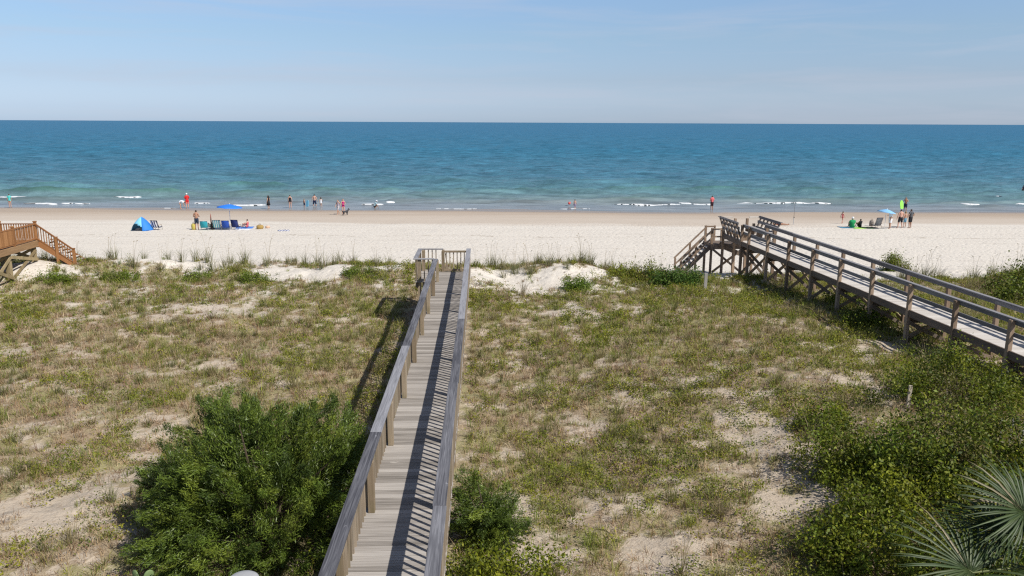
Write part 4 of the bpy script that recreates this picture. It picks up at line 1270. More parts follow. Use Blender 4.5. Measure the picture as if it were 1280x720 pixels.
UP = ['waist', 'chest', 'collar', 'neck', 'face', 'crown', 'shl', 'ell', 'wrl', 'hal', 'shr', 'elr', 'wrr', 'har']
POSES = {
    'stand': {},
    'wide': {'knl': (-.15, .02, .49), 'anl': (-.2, -.02, .085), 'tol': (-.24, .13, .03), 'knr': (.15, .02, .49), 'anr': (.2, -.02, .085), 'tor': (.24, .13, .03), 'ell': (-.27, -.03, 1.13), 'wrl': (-.31, .03, .90), 'hal': (-.31, .05, .82), 'elr': (.27, -.03, 1.13), 'wrr': (.31, .03, .90), 'har': (.31, .05, .82)},
    'hips': {'ell': (-.36, -.06, 1.17), 'wrl': (-.20, .04, 1.02), 'hal': (-.15, .10, 1.0), 'elr': (.36, -.06, 1.17), 'wrr': (.20, .04, 1.02), 'har': (.15, .10, 1.0)},
    'front': {'ell': (-.25, .02, 1.12), 'wrl': (-.12, .20, 1.10), 'hal': (-.04, .24, 1.12), 'elr': (.25, .02, 1.12), 'wrr': (.12, .20, 1.14), 'har': (.04, .24, 1.16)},
    'walk': {'knl': (-.09, .20, .52), 'anl': (-.09, .22, .10), 'tol': (-.10, .36, .05), 'knr': (.09, -.02, .48), 'anr': (.09, -.30, .13), 'tor': (.10, -.20, .03), 'ell': (-.22, -.14, 1.13), 'wrl': (-.23, -.14, .89), 'hal': (-.23, -.12, .81), 'elr': (.22, .06, 1.13), 'wrr': (.22, .20, .93), 'har': (.21, .24, .86)},
    'wave': {'elr': (.34, .08, 1.28), 'wrr': (.50, .16, 1.22), 'har': (.57, .19, 1.22)},
    'face': {'elr': (.24, .14, 1.20), 'wrr': (.10, .20, 1.42), 'har': (.05, .19, 1.50), 'ell': (-.24, .12, 1.18), 'wrl': (-.12, .20, 1.36), 'hal': (-.07, .20, 1.44)},
    'bend': {'pelvis': (0, -.12, .90), 'waist': (0, .02, .99), 'chest': (0, .22, .97), 'collar': (0, .35, .93), 'neck': (0, .42, .91), 'face': (0, .52, .86), 'crown': (0, .60, .82), 'shl': (-.165, .33, .91), 'ell': (-.2, .38, .64), 'wrl': (-.16, .42, .40), 'hal': (-.14, .44, .32), 'shr': (.165, .33, .91), 'elr': (.2, .38, .64), 'wrr': (.16, .42, .40), 'har': (.14, .44, .32), 'hil': (-.085, -.11, .85), 'hir': (.085, -.11, .85)},
    'lean': {'waist': (0, .03, 1.08), 'chest': (.02, .12, 1.26), 'collar': (.03, .17, 1.39), 'neck': (.03, .2, 1.45), 'face': (.03, .25, 1.53), 'crown': (.03, .26, 1.61), 'shl': (-.14, .15, 1.35), 'ell': (-.19, .20, 1.08), 'wrl': (-.19, .30, .86), 'hal': (-.18, .33, .78), 'shr': (.19, .15, 1.35), 'elr': (.24, .20, 1.08), 'wrr': (.24, .28, .86), 'har': (.23, .31, .78)},
    'sit': {**shift(UP, 0, -.02, -.83), 'pelvis': (0, 0, .12), 'hil': (-.09, .04, .11), 'hir': (.09, .04, .11), 'knl': (-.13, .38, .46), 'knr': (.13, .38, .46), 'anl': (-.12, .55, .09), 'anr': (.12, .55, .09), 'tol': (-.13, .70, .03), 'tor': (.13, .70, .03), 'ell': (-.24, .14, .36), 'wrl': (-.16, .36, .40), 'hal': (-.10, .42, .43), 'elr': (.24, .14, .36), 'wrr': (.16, .36, .40), 'har': (.10, .42, .43)},
    'sitflat': {**shift(UP, 0, -.06, -.83), 'pelvis': (0, 0, .12), 'hil': (-.09, .04, .11), 'hir': (.09, .04, .11), 'knl': (-.14, .45, .17), 'knr': (.14, .45, .20), 'anl': (-.16, .84, .07), 'anr': (.15, .84, .07), 'tol': (-.18, .89, .18), 'tor': (.17, .89, .18), 'ell': (-.25, -.18, .33), 'wrl': (-.28, -.24, .09), 'hal': (-.28, -.20, .03), 'elr': (.25, -.18, .33), 'wrr': (.28, -.24, .09), 'har': (.28, -.20, .03)},
    'crouch': {**shift(UP, 0, .08, -.63), 'pelvis': (0, 0, .31), 'hil': (-.09, .02, .29), 'hir': (.09, .02, .29), 'knl': (-.17, .38, .44), 'knr': (.17, .38, .44), 'anl': (-.14, .10, .09), 'anr': (.14, .10, .09), 'tol': (-.16, .24, .03), 'tor': (.16, .24, .03), 'chest': (0, .17, .64), 'collar': (0, .24, .76), 'neck': (0, .28, .82), 'face': (0, .34, .90), 'crown': (0, .35, .98), 'shl': (-.165, .22, .73), 'shr': (.165, .22, .73), 'ell': (-.22, .36, .49), 'wrl': (-.14, .50, .28), 'hal': (-.12, .53, .20), 'elr': (.22, .36, .49), 'wrr': (.14, .50, .28), 'har': (.12, .53, .20)},
    'lie': {'pelvis': (0, 0, .14), 'waist': (0, -.16, .13), 'chest': (0, -.36, .16), 'collar': (0, -.49, .22), 'neck': (0, -.55, .27), 'face': (0, -.63, .36), 'crown': (0, -.66, .44), 'shl': (-.165, -.46, .19), 'ell': (-.26, -.60, .07), 'wrl': (-.20, -.36, .06), 'hal': (-.17, -.28, .05), 'shr': (.165, -.46, .19), 'elr': (.26, -.60, .07), 'wrr': (.20, -.36, .06), 'har': (.17, -.28, .05), 'hil': (-.085, .07, .12), 'hir': (.085, .07, .12), 'knl': (-.10, .47, .12), 'knr': (.10, .47, .12), 'anl': (-.11, .87, .08), 'anr': (.11, .87, .08), 'tol': (-.12, .93, .19), 'tor': (.12, .93, .19)},
}


def build_body(pose, child=False, stout=1.0):
    J = {k: Vector(v) for k, v in BASE.items()}
    for k, v in POSES[pose].items(): J[k] = Vector(v)
    if child:      # bigger head, slimmer trunk
        f = J['face'] - J['neck']
        J['face'] = J['neck'] + f * 1.18; J['crown'] = J['face'] + (Vector(POSES[pose].get('crown', BASE['crown'])) - Vector(POSES[pose].get('face', BASE['face']))) * 1.5
    names = list(J); idx = {n: i for i, n in enumerate(names)}
    me = bpy.data.meshes.new("body_skeleton")
    me.from_pydata([J[n] for n in names], [(idx[a], idx[b]) for a, b in BONES], [])
    o = bpy.data.objects.new("body_skeleton", me); COL.objects.link(o)
    md = o.modifiers.new("skin", 'SKIN'); md.use_smooth_shade = True
    sk = me.skin_vertices[0].data
    for n in names:
        r = RAD.get(n) or RAD[n[:2]]
        k = stout if n in ('pelvis', 'waist', 'chest') or n[:2] in ('hi', 'sh', 'el', 'kn') else 1
        if child: k *= 1.22 if n in ('face', 'crown') else .92
        sk[idx[n]].radius = (r[0] * k, r[1] * k); sk[idx[n]].use_root = n == 'pelvis'
    sb = o.modifiers.new("sub", 'SUBSURF'); sb.levels = 1; sb.render_levels = 1
    dg = bpy.context.evaluated_depsgraph_get()
    ev = o.evaluated_get(dg)
    body = bpy.data.meshes.new_from_object(ev)
    bpy.data.objects.remove(o); bpy.data.meshes.remove(me)
    # nose, ears and five fingers to a hand, rooted inside the head and the palms
    bm = bmesh.new(); bm.from_mesh(body)
    nb = len(bm.faces)
    fwd = (J['face'] - J['neck']); head_up = (J['crown'] - J['face']).normalized()
    fw = Vector((0, 1, 0)) if abs(head_up.y) < .8 else Vector((0, 0, -1))
    fw = (fw - head_up * fw.dot(head_up)).normalized(); sd_ = fw.cross(head_up)
    ks = 1.2 if child else 1

    def blob(c, rx, ry, rz, ax):
        r = bmesh.ops.create_icosphere(bm, subdivisions=1, radius=1)
        M = Matrix((ax[0] * rx, ax[1] * ry, ax[2] * rz)).transposed()
        for v in r['verts']: v.co = M @ v.co + c
    blob(J['face'] + fw * .098 * ks, .012, .02, .018, (sd_, fw, head_up))
    for s in (1, -1):
        blob(J['face'] + sd_ * s * .083 * ks, .012, .02, .03, (sd_, fw, head_up))
    for s in 'lr':
        w, h = J['wr' + s], J['ha' + s]
        d = (h - w).normalized(); ac = d.cross(Vector((1, 0, 0)))
        if ac.length < .1: ac = d.cross(Vector((0, 0, 1)))
        ac = ac.normalized(); pn = d.cross(ac)
        for q in range(5):
            if q < 4:
                st = h + ac * (q - 1.5) * .017 - d * .01; dr = (d + ac * (q - 1.5) * .06).normalized(); L = (.060, .075, .070, .052)[q]; rr = .008
            else:
                st = w + d * .03 - ac * .03; dr = (d - ac * .8 + pn * .25).normalized(); L = .055; rr = .009
            pts = [st, st + dr * L * .55, st + (dr * .85 + pn * .35).normalized() * L * .55 + dr * L * .5]
            prev = None
            for i, p in enumerate(pts):
                ring = [bm.verts.new(p + ac * (rr * (1 - .2 * i) * math.cos(t)) + pn * (rr * (1 - .2 * i) * math.sin(t))) for t in (0, 1.57, 3.14, 4.71)]
                if prev:
                    for k in range(4): bm.faces.new((prev[k], prev[(k + 1) % 4], ring[(k + 1) % 4], ring[k]))
                prev = ring
            bm.faces.new(prev)
    bm.to_mesh(body); bm.free()
    for f in body.polygons: f.use_smooth = True
    return body, J, nb


def garment(body, J, nb, test, off, name, col, parent, rough=.8, mat=None):
    """cloth shell over the body faces for which TEST(bone, t, centre, normal) holds"""
    bm = bmesh.new()
    vm = {}
    vn = {v.index: v.normal.copy() for v in body.vertices}
    for f in body.polygons[:nb]:
        c = f.center; best = None
        for (a, b) in BONES:
            A, B = J[a], J[b]; AB = B - A
            t = max(0, min(1, (c - A).dot(AB) / AB.dot(AB)))
            ra = (RAD.get(a) or RAD[a[:2]])[0]; rb = (RAD.get(b) or RAD[b[:2]])[0]
            d = (c - (A + AB * t)).length - (ra * (1 - t) + rb * t)
            if best is None or d < best[0]: best = (d, (a[:2] if a[:2] in ('sh', 'el', 'wr', 'hi', 'kn', 'an') else a) + '>' + (b[:2] if b[:2] in ('sh', 'el', 'wr', 'ha', 'hi', 'kn', 'an', 'to') else b), t)
        if test(best[1], best[2], c, f.normal):
            vs = []
            for i in f.vertices:
                if i not in vm: vm[i] = bm.verts.new(body.vertices[i].co + vn[i] * off)
                vs.append(vm[i])
            bm.faces.new(vs)
    if not bm.faces:
        bm.free(); return None
    me = bpy.data.meshes.new(name); bm.to_mesh(me); bm.free()
    for f in me.polygons: f.use_smooth = True
    return link_mesh(name, me, mat or plain("cloth_" + "_".join(f"{int(c * 99)}" for c in col), col, rough, .12, 20), parent)


TORSO = ('pelvis>waist', 'waist>chest', 'chest>collar', 'collar>sh')
W_TEST = {
    'shirt': lambda b, t, c, n: b in TORSO or b == 'pelvis>hi' or (b == 'sh>el' and t < .62) or (b == 'hi>kn' and t < .05),
    'sleeveless': lambda b, t, c, n: b in TORSO or b == 'pelvis>hi' or (b == 'hi>kn' and t < .05) or (b == 'sh>el' and t < .04),
    'longshirt': lambda b, t, c, n: b in TORSO or b == 'pelvis>hi' or (b == 'sh>el' and t < .75) or (b == 'hi>kn' and t < .38),
    'shorts': lambda b, t, c, n: b == 'pelvis>hi' or (b == 'hi>kn' and t < .82) or (b == 'pelvis>waist' and t < .35),
    'briefs': lambda b, t, c, n: b == 'pelvis>hi' or (b == 'hi>kn' and t < .12) or (b == 'pelvis>waist' and t < .2),
    'suit': lambda b, t, c, n: b in ('pelvis>waist', 'waist>chest') or b == 'pelvis>hi' or (b == 'hi>kn' and t < .10) or (b == 'chest>collar' and t < .45),
    'bikini_top': lambda b, t, c, n: b == 'waist>chest' and t > .72,
}


def person(label, loc, yaw, H, pose, skin, hair, wear, child=False, longhair=False, stout=1.0, hat=None, skirt=None, name="person", group=None):
    body, J, nb = build_body(pose, child, stout)
    s = H / 1.72
    sk = plain("skin_" + "_".join(f"{int(c * 99)}" for c in skin), skin, .6, .06, 12, .3)
    o = link_mesh(name, body, sk)
    o.location = loc; o.rotation_euler = (0, 0, yaw); o.scale = (s, s, s)
    tag(o, label, "person", group)
    for (kind, col) in wear:
        off = {'shirt': .018, 'longshirt': .024, 'sleeveless': .016, 'shorts': .02, 'briefs': .008, 'suit': .008, 'bikini_top': .008}[kind]
        nm = {'longshirt': 'long_shirt', 'suit': 'swimsuit', 'bikini_top': 'bikini_top', 'sleeveless': 'top'}.get(kind, kind)
        garment(body, J, nb, W_TEST[kind], off, nm, col, o)
    hu = (J['crown'] - J['face']).normalized(); fw = Vector((0, 1, 0)) - hu * hu.y
    if fw.length < .2: fw = Vector((0, 0, -1)) - hu * -hu.z
    fw.normalize()
    def hairtest(b, t, c, n):
        q = c - J['face']; return (b in ('face>crown', 'neck>face')) and (q.dot(hu) > .055 or (q.dot(fw) < .012 and q.dot(hu) > (-.09 if longhair else -.035)))
    hm = plain("hair_" + "_".join(f"{int(c * 99)}" for c in hair), hair, .6, .25, 30, .3)
    h = garment(body, J, nb, hairtest, .014, "hair", hair, o, mat=hm)
    if longhair:
        m = MB(); bk = J['face'] - fw * .085
        m.tube([bk + hu * .04, bk - hu * .10 - fw * .015, bk - hu * .26 - fw * .0], [.06, .075, .035], 10); m.build("long_hair", hm, o, True)
    if hat:
        m = MB(); c = J['face'] + hu * .055
        rings = [(.165, 0), (.16, .012), (.095, .014), (.092, .07), (.06, .105), (.01, .112)] if hat[1] == 'brim' else [(.094, -.01), (.098, .03), (.085, .075), (.05, .105), (.01, .112)]
        pts = [c + hu * z for r, z in rings]
        m.tube(pts, [r for r, z in rings], 16)
        if hat[1] == 'cap': m.beam(c + fw * .08, c + fw * .17, .13, .012, hu)
        m.build("hat", plain("hat_" + "_".join(f"{int(q * 99)}" for q in hat[0]), hat[0], .8, .05), o)
    if skirt:
        m = MB(); z0, z1, r0, r1 = skirt[1:]
        n = 18; vs = []; fs = []
        for k in range(n):
            t = 2 * math.pi * k / n; w = 1 + .06 * math.cos(5 * t)
            vs += [(r0 * math.cos(t), r0 * .8 * math.sin(t), z0), ((r0 + r1) / 2 * math.cos(t), (r0 + r1) / 2 * .8 * math.sin(t), (z0 + z1) / 2), (r1 * w * math.cos(t), r1 * .82 * w * math.sin(t), z1)]
        for k in range(n):
            a, b = k * 3, ((k + 1) % n) * 3
            fs += [(a, a + 1, b + 1, b), (a + 1, a + 2, b + 2, b + 1)]
        m.add(vs, fs); sk_o = m.build("skirt", plain("cloth_" + "_".join(f"{int(c * 99)}" for c in skirt[0]), skirt[0], .8, .12, 20), o, True)
        so_ = sk_o.modifiers.new("solid", 'SOLIDIFY'); so_.thickness = .008
    return o


LIGHT_S, TAN_S, PINK_S = (.50, .30, .21), (.40, .22, .145), (.56, .33, .25)
DARKH, BROWNH, BLOND, GREYH = (.025, .018, .014), (.07, .042, .025), (.30, .20, .09), (.35, .33, .31)
BLACK, NAVY, WHITE = (.018, .018, .022), (.02, .028, .07), (.75, .76, .78)


def foot(px, py):
    p = ground_at(px, py)
    if p.z < -.3: p.z = -.3
    return p


def P(label, px, py, *a, sink=0.0, **k):
    p = foot(px, py)
    if p.y > 90:   # standing in the shallows
        p.z = hz(p.x, p.y)
    p.z -= sink
    return person(label, p, *a, **k)


# waders and walkers from the tan deck's side to the raised boardwalk
P("person in a turquoise top wading with back turned beside the first breaker", 13, 259.6, R(5), 1.66, 'stand', LIGHT_S, BROWNH, [('shirt', (.10, .55, .52)), ('briefs', (.5, .45, .4))])
P("person in white shirt bending double to the wet sand next to someone in red", 226, 261.4, R(-80), 1.66, 'bend', LIGHT_S, DARKH, [('shirt', WHITE), ('briefs', (.10, .14, .3))])
P("person in red shirt, coral shorts and white cap at the water's edge", 234.5, 260.4, R(35), 1.78, 'front', PINK_S, GREYH, [('longshirt', (.62, .03, .03)), ('shorts', (.75, .20, .16))], stout=1.15, hat=(WHITE, 'cap'))
P("bare backed person in dark swim shorts standing beside the row of beach chairs", 246.5, 287.4, R(0), 1.80, 'front', TAN_S, DARKH, [('shorts', (.025, .04, .07))], stout=1.05)
P("long haired person in a black dress standing ankle deep, looking out", 336, 261.6, R(70), 1.70, 'stand', LIGHT_S, DARKH, [('sleeveless', BLACK)], longhair=True, skirt=(BLACK, 1.05, .52, .15, .24))
P("person in a black swimsuit with back turned, alone in the shallows", 363, 260.8, R(4), 1.68, 'stand', PINK_S, BROWNH, [('suit', BLACK)], stout=1.08)
P("small child in dark shorts holding a pale blue board", 380.5, 260.2, R(-40), 1.15, 'stand', LIGHT_S, BLOND, [('shorts', NAVY)], child=True)
P("tall bare backed person in navy trunks wading among children", 393.5, 258.6, R(3), 1.86, 'wide', PINK_S, DARKH, [('shorts', NAVY)], sink=.25)
P("girl in a white swimsuit with arms lifted, beside the tall wader", 401.5, 259.4, R(30), 1.42, 'walk', LIGHT_S, BROWNH, [('suit', WHITE)], child=True, longhair=True, sink=.15)
P("person in a grey patterned swimsuit walking the wet sand beside a small dog", 423, 268.4, R(150), 1.68, 'walk', LIGHT_S, BROWNH, [('suit', (.34, .30, .36)), ('shorts', (.45, .42, .44))], stout=1.05)
P("person in a magenta swimsuit with the small dark dog at their feet", 429.3, 267.8, R(-150), 1.72, 'front', PINK_S, BROWNH, [('suit', (.50, .02, .19))], longhair=True)
P("person in a white hat crouching in the shallow water", 467.5, 261.2, R(-70), 1.7, 'crouch', LIGHT_S, DARKH, [('shirt', (.35, .5, .55)), ('shorts', (.03, .04, .05))], hat=(WHITE, 'brim'))
P("child in patterned shorts standing at the waterline with a red bucket", 718.5, 262.2, R(-10), 1.25, 'stand', PINK_S, BROWNH, [('shorts', (.35, .28, .42))], child=True)
P("person in a coral pink shirt and dark shorts alone near the raised boardwalk's end", 889.5, 263.4, R(20), 1.86, 'front', TAN_S, BROWNH, [('shirt', (.72, .16, .17)), ('shorts', (.05, .02, .025))], stout=1.1)
# the party around the pale blue umbrella
P("child in a pink swimsuit walking on the damp sand", 1052.5, 279.8, R(-60), 1.22, 'walk', PINK_S, BROWNH, [('suit', (.80, .22, .22)), ('briefs', (.80, .22, .22))], child=True)
P("person in a green shirt and white cap sitting on the sand", 1065, 284.8, R(-5), 1.95, 'sit', LIGHT_S, GREYH, [('shirt', (.02, .30, .11)), ('shorts', (.02, .26, .11))], stout=1.45, hat=(WHITE, 'cap'))
P("dark haired person in a black top sitting on a lime towel", 1075, 284.2, R(15), 1.62, 'sit', TAN_S, DARKH, [('sleeveless', BLACK), ('shorts', BLACK)])
P("person in a loose white shirt reaching out under the pale blue umbrella", 1112, 286.0, R(75), 1.70, 'wave', LIGHT_S, DARKH, [('longshirt', WHITE), ('shorts', WHITE)], stout=1.55)
P("bare backed broad person in black shorts, standing next to the umbrella", 1124.5, 285.4, R(5), 1.82, 'wide', PINK_S, DARKH, [('shorts', BLACK)], stout=1.12)
P("bare chested child in light blue shorts between two adults", 1130.5, 284.0, R(15), 1.50, 'stand', LIGHT_S, BLOND, [('shorts', (.16, .36, .50))], child=True)
P("person in a grey T-shirt and black shorts at the end of the group", 1137, 285.2, R(25), 1.84, 'hips', TAN_S, DARKH, [('shirt', (.085, .09, .10)), ('shorts', BLACK)], stout=1.12)
P("bare chested person in dark trunks with a lime bodyboard at the water", 1131, 265.5, R(150), 1.84, 'face', TAN_S, DARKH, [('shorts', NAVY)])
P("person lying on the sand behind the raised boardwalk's rail", 974, 281.5, R(-100), 1.70, 'lie', TAN_S, DARKH, [('suit', (.30, .04, .03))])
P("dark haired person sitting on a blue towel by the last beach chair", 309.5, 284.8, R(80), 1.60, 'sit', PINK_S, DARKH, [('suit', (.70, .14, .16))])
# far swimmers
p = at(1278.5, 243, -.35); person("swimmer in a dark suit standing waist deep in the waves", (p.x, p.y, -.55), R(10), 1.7, 'stand', TAN_S, DARKH, [('suit', BLACK), ('shirt', (.03, .03, .05))])


# ================================================================== BEACH THINGS
def fabric_chair(label, px, py, col, yaw, W=.62, H=.82, mat=None, frame=(.45, .46, .48), group=None, name="beach_chair"):
    p = foot(px, py)
    root = empty(name, p, yaw); tag(root, label, "beach chair", group)
    fm = plain("chair_frame_" + str(int(frame[0] * 100)), frame, .4, .05, 10, .5)
    cm = mat or plain("canvas_" + "_".join(f"{int(c * 99)}" for c in col), col, .85, .12, 14)

    def sling(name, a, b, sag):
        n = 8; vs = []; fs = []
        a, b = Vector(a), Vector(b)
        for i in range(n + 1):
            t = i / n; q = a.lerp(b, t) - Vector((0, .6, .8)).normalized() * (sag * math.sin(math.pi * t))
            for x in (-W / 2 + .02, 0, W / 2 - .02):
                vs.append((x, q.y - (.02 if x == 0 else 0), q.z))
        for i in range(n):
            for j in range(2): fs.append((i * 3 + j, i * 3 + j + 1, i * 3 + j + 4, i * 3 + j + 3))
        m = MB(); m.add(vs, fs); o = m.build(name, cm, root, True)
        s = o.modifiers.new("solid", 'SOLIDIFY'); s.thickness = .012; return o
    sling("seat", (0, .42, .27), (0, -.04, .20), .04); sling("backrest", (0, -.04, .20), (0, -.34, H), .03)
    m = MB()
    for s in (-1, 1):
        x = s * W / 2
        MB().tube([(x, .46, .28), (x, -.04, .20), (x, -.36, H + .02)], .014, 7).build("frame_tube", fm, root, True)
        MB().tube([(x, .40, .0), (x, .36, .28), (x, .30, .44)], .013, 7).build("leg", fm, root, True)
        MB().tube([(x, -.30, .0), (x, -.10, .30), (x, -.20, .46)], .013, 7).build("leg", fm, root, True)
        MB().box(x - .03, x + .03, -.24, .36, .44, .468).build("armrest", plain("chair_arm", (.35, .27, .18), .6), root, bevel=.008)
    MB().tube([(-W / 2, -.36, H + .02), (W / 2, -.36, H + .02)], .014, 7).build("top_bar", fm, root, True)
    return root


G1 = "beach chairs in a row under the blue umbrella"
fabric_chair("teal beach chair, next to the person in dark swim shorts", 256, 287.6, (.04, .36, .44), R(10), .66, .82, group=G1)
fabric_chair("small pale folding chair with a dark corner between the teal and the striped chair", 262.5, 286.8, (.35, .40, .36), R(-20), .45, .62, frame=(.05, .05, .05), group=G1)
fabric_chair("aqua and white striped beach chair in the row under the blue umbrella", 272, 287.2, (0, 0, 0), R(8), .68, .88, stripes("aqua_stripe", (.06, .48, .56), (.78, .80, .80), 6.0), frame=(.03, .03, .03), group=G1)
fabric_chair("royal blue beach chair in front of the umbrella pole", 283, 287.4, (.03, .09, .42), R(6), .68, .86, frame=(.25, .26, .28), group=G1)
fabric_chair("dark navy beach chair, last of the row by the seated person", 295, 287.0, (.03, .045, .17), R(-4), .66, .90, frame=(.10, .10, .12), group=G1)
fabric_chair("navy and white striped beach chair next to the blue tent", 195.5, 287.4, (0, 0, 0), R(-8), .66, .86, stripes("navy_stripe", (.03, .04, .12), (.80, .81, .83), 4.6), frame=(.03, .03, .035))
fabric_chair("maroon framed beach chair with grey back near the pale blue umbrella", 1096, 284.8, (.33, .33, .34), R(12), .66, .98, frame=(.085, .025, .03))


def umbrella(label, px, py, ztop, Rr, col, tilt, rise=.42, pole=(.8, .8, .8), top_px=None):
    p = foot(px, py)
    root = empty("beach_umbrella", p); tag(root, label, "umbrella")
    ax = Vector(tilt).normalized()
    top = Vector((0, 0, ztop))
    hinge = Vector((0, 0, ztop - .55))
    cm = plain("umbrella_" + "_".join(f"{int(c * 99)}" for c in col), col, .7, .06, 8)
    apex = hinge + ax * .55
    q = Vector((0, 0, 1)).rotation_difference(ax)
    n = 8; vs = [apex]; fs = []
    rings = ((.33, .26), (.68, .62), (1.0, 1.0))
    sub = 4; N = n * sub
    for (fr, fz) in rings:
        for k in range(N):
            t = 2 * math.pi * k / N; ph = (k % sub) / sub
            scal = 1 - .06 * fr * math.sin(math.pi * ph)
            v = Vector((Rr * fr * scal * math.cos(t), Rr * fr * scal * math.sin(t), -rise * fz + .02 * math.sin(math.pi * ph) * fr))
            vs.append(apex + q @ v)
    for k in range(N): fs.append((0, 1 + k, 1 + (k + 1) % N))
    for r in range(2):
        for k in range(N):
            k2 = (k + 1) % N; fs.append((1 + r * N + k, 1 + (r + 1) * N + k, 1 + (r + 1) * N + k2, 1 + r * N + k2))
    m = MB(); m.add(vs, fs); o = m.build("canopy", cm, root, True)
    s = o.modifiers.new("solid", 'SOLIDIFY'); s.thickness = .012
    pm = plain("pole_white", pole, .4, .04, 10, .5)
    MB().tube([(0, 0, -.25), hinge], .022, 10).build("pole", pm, root, True)
    MB().tube([hinge, apex + ax * .06], .018, 10).build("tilt_pole", pm, root, True)
    for k in range(n):
        t = 2 * math.pi * k / n
        tip = apex + q @ Vector((Rr * .97 * math.cos(t), Rr * .97 * math.sin(t), -rise * .98 - .015)); mid = apex + q @ Vector((Rr * .5 * math.cos(t), Rr * .5 * math.sin(t), -rise * .42 - .02))
        MB().tube([apex - ax * .02, mid, tip], .006, 5).build("rib", pm, root)
    return root


umbrella("big bright blue umbrella shading the row of beach chairs", 288.5, 287.4, 2.30, 1.14, (.03, .20, .74), (.06, .02, 1), .30)
umbrella("pale sky blue umbrella tilted over the group beside the raised boardwalk", 1105.5, 286.2, 1.86, .86, (.24, .50, .78), (.14, -.02, 1), .30)


def tent():
    p = foot(178, 287.6)
    root = empty("beach_tent", p, R(0)); tag(root, "blue pop-up beach tent with an arched opening and dark inside", "tent")
    nT, nP = 40, 10; Rx, Ry, H = .94, .82, 1.2
    vs = []; A_, B_, O_ = [], [], []
    def pt(k, j):
        t = 2 * math.pi * k / nT; ph = j / nP * math.pi / 2
        c = abs(math.cos(t)) ** .9 * math.copysign(1, math.cos(t)); s = abs(math.sin(t)) ** .9 * math.copysign(1, math.sin(t))
        u = j / nP; r = (1 - u ** 1.35) ** .80
        return (Rx * c * r, Ry * s * r, H * u)
    for j in range(nP + 1):
        for k in range(nT): vs.append(pt(k, j))
    for j in range(nP):
        for k in range(nT):
            k2 = (k + 1) % nT
            f = (j * nT + k, j * nT + k2, (j + 1) * nT + k2, (j + 1) * nT + k)
            ang = ((k + .5) / nT * 360) % 360
            # the opening faces the houses, an arch wide at the sand
            d = (ang - 238 + 180) % 360 - 180
            lim = 52 * math.sqrt(max(0, 1 - (j / 4.6) ** 2))
            if abs(d) < lim and j < 5: continue
            (B_ if (ang > 288 or ang < 75) else A_).append(f)
    for fs, nm, c in ((A_, "light_panel", (.24, .60, .82)), (B_, "blue_panel", (.03, .20, .60))):
        m = MB(); m.add(vs, fs); o = m.build(nm, plain("tent_" + nm, c, .65, .07, 5), root, True)
        s = o.modifiers.new("solid", 'SOLIDIFY'); s.thickness = .012; s.offset = -1
    MB().box(-.8, .8, -.66, .66, .01, .025).build("groundsheet", plain("tent_floor", (.03, .045, .07), .8), root)
    MB().tube([(-.5, -.2, .04), (-.1, -.25, .12), (.25, -.15, .05)], [.10, .16, .09], 10).build("rolled_blanket", plain("blanket_grey", (.30, .27, .26), .9), root, True)
    return root


tent()


def board(label, px, py, col, L=1.0, W=.5, rot=(R(80), 0, 0), dz=0, name="bodyboard", yaw=0, cat="bodyboard"):
    p = foot(px, py); n = 14; prof = []
    for k in range(n + 1):
        t = k / n; prof.append((W / 2 * min(1, (1 - abs(2 * t - 1) ** 4.0) + .35 * (t < .2)), t * L))
    m = MB(); vs = []; fs = []
    loop = [(w, y) for w, y in prof] + [(-w, y) for w, y in reversed(prof)]
    for z in (-.025, .025): vs += [(x, y, z) for x, y in loop]
    k = len(loop); fs = [tuple(range(k - 1, -1, -1)), tuple(range(k, 2 * k))] + [(i, (i + 1) % k, (i + 1) % k + k, i + k) for i in range(k)]
    m.add(vs, fs); o = m.build(name, plain("board_" + "_".join(f"{int(c * 99)}" for c in col), col, .45, .06, 5), None)
    o.location = p + Vector((0, 0, dz)); o.rotation_euler = (rot[0], rot[1], yaw)
    return tag(o, label, cat)


board("lime green bodyboard held upright beside the person in dark trunks", 1126.8, 266.0, (.32, .80, .12), 1.05, .50, dz=.45, yaw=R(20))
board("pale blue bodyboard held by the small child in dark shorts", 384, 260.0, (.20, .52, .72), .85, .42, dz=.15, yaw=R(-30))


def towel(label, px, py, w, l, col, yaw=0, mat=None):
    p = foot(px, py); n = 9; vs = []; fs = []
    for i in range(n):
        for j in range(n):
            x = (i / (n - 1) - .5) * w; y = (j / (n - 1) - .5) * l
            c, s = math.cos(yaw), math.sin(yaw); X, Y = x * c - y * s, x * s + y * c
            vs.append((X, Y, hz(p.x + X, p.y + Y) - p.z + .022 + .012 * math.sin(i * 1.7 + j * 2.3)))
    for i in range(n - 1):
        for j in range(n - 1): fs.append((i * n + j, (i + 1) * n + j, (i + 1) * n + j + 1, i * n + j + 1))
    m = MB(); m.add(vs, fs); o = m.build("towel", mat or plain("towel_" + "_".join(f"{int(c * 99)}" for c in col), col, .95, .1, 30), None, True)
    s = o.modifiers.new("solid", 'SOLIDIFY'); s.thickness = .018
    o.location = p; return tag(o, label, "towel")


towel("blue towel under the seated person beside the last chair", 306, 284.6, 1.5, 1.5, (.08, .22, .62), .2)
towel("white towel spread in front of the seated person's blue towel", 303, 287.2, 1.3, .8, (.75, .76, .78), .1)
towel("lime towel under the person in the black top", 1076, 284.9, 1.9, 1.4, (.40, .70, .10), .1)
towel("dark towel on the sand beside the maroon chair", 1087, 284.8, 1.6, 1.2, (.05, .045, .05), .3)
towel("small navy and white towel lying alone on the dry sand", 354.5, 288.2, 1.0, .9, (.2, .25, .5), .3, stripes("towel_stripe", (.03, .05, .2), (.75, .75, .78), 4))
towel("blue towel spread beside the person in the green shirt", 1059, 284.6, 1.5, 1.2, (.10, .28, .42), .0)


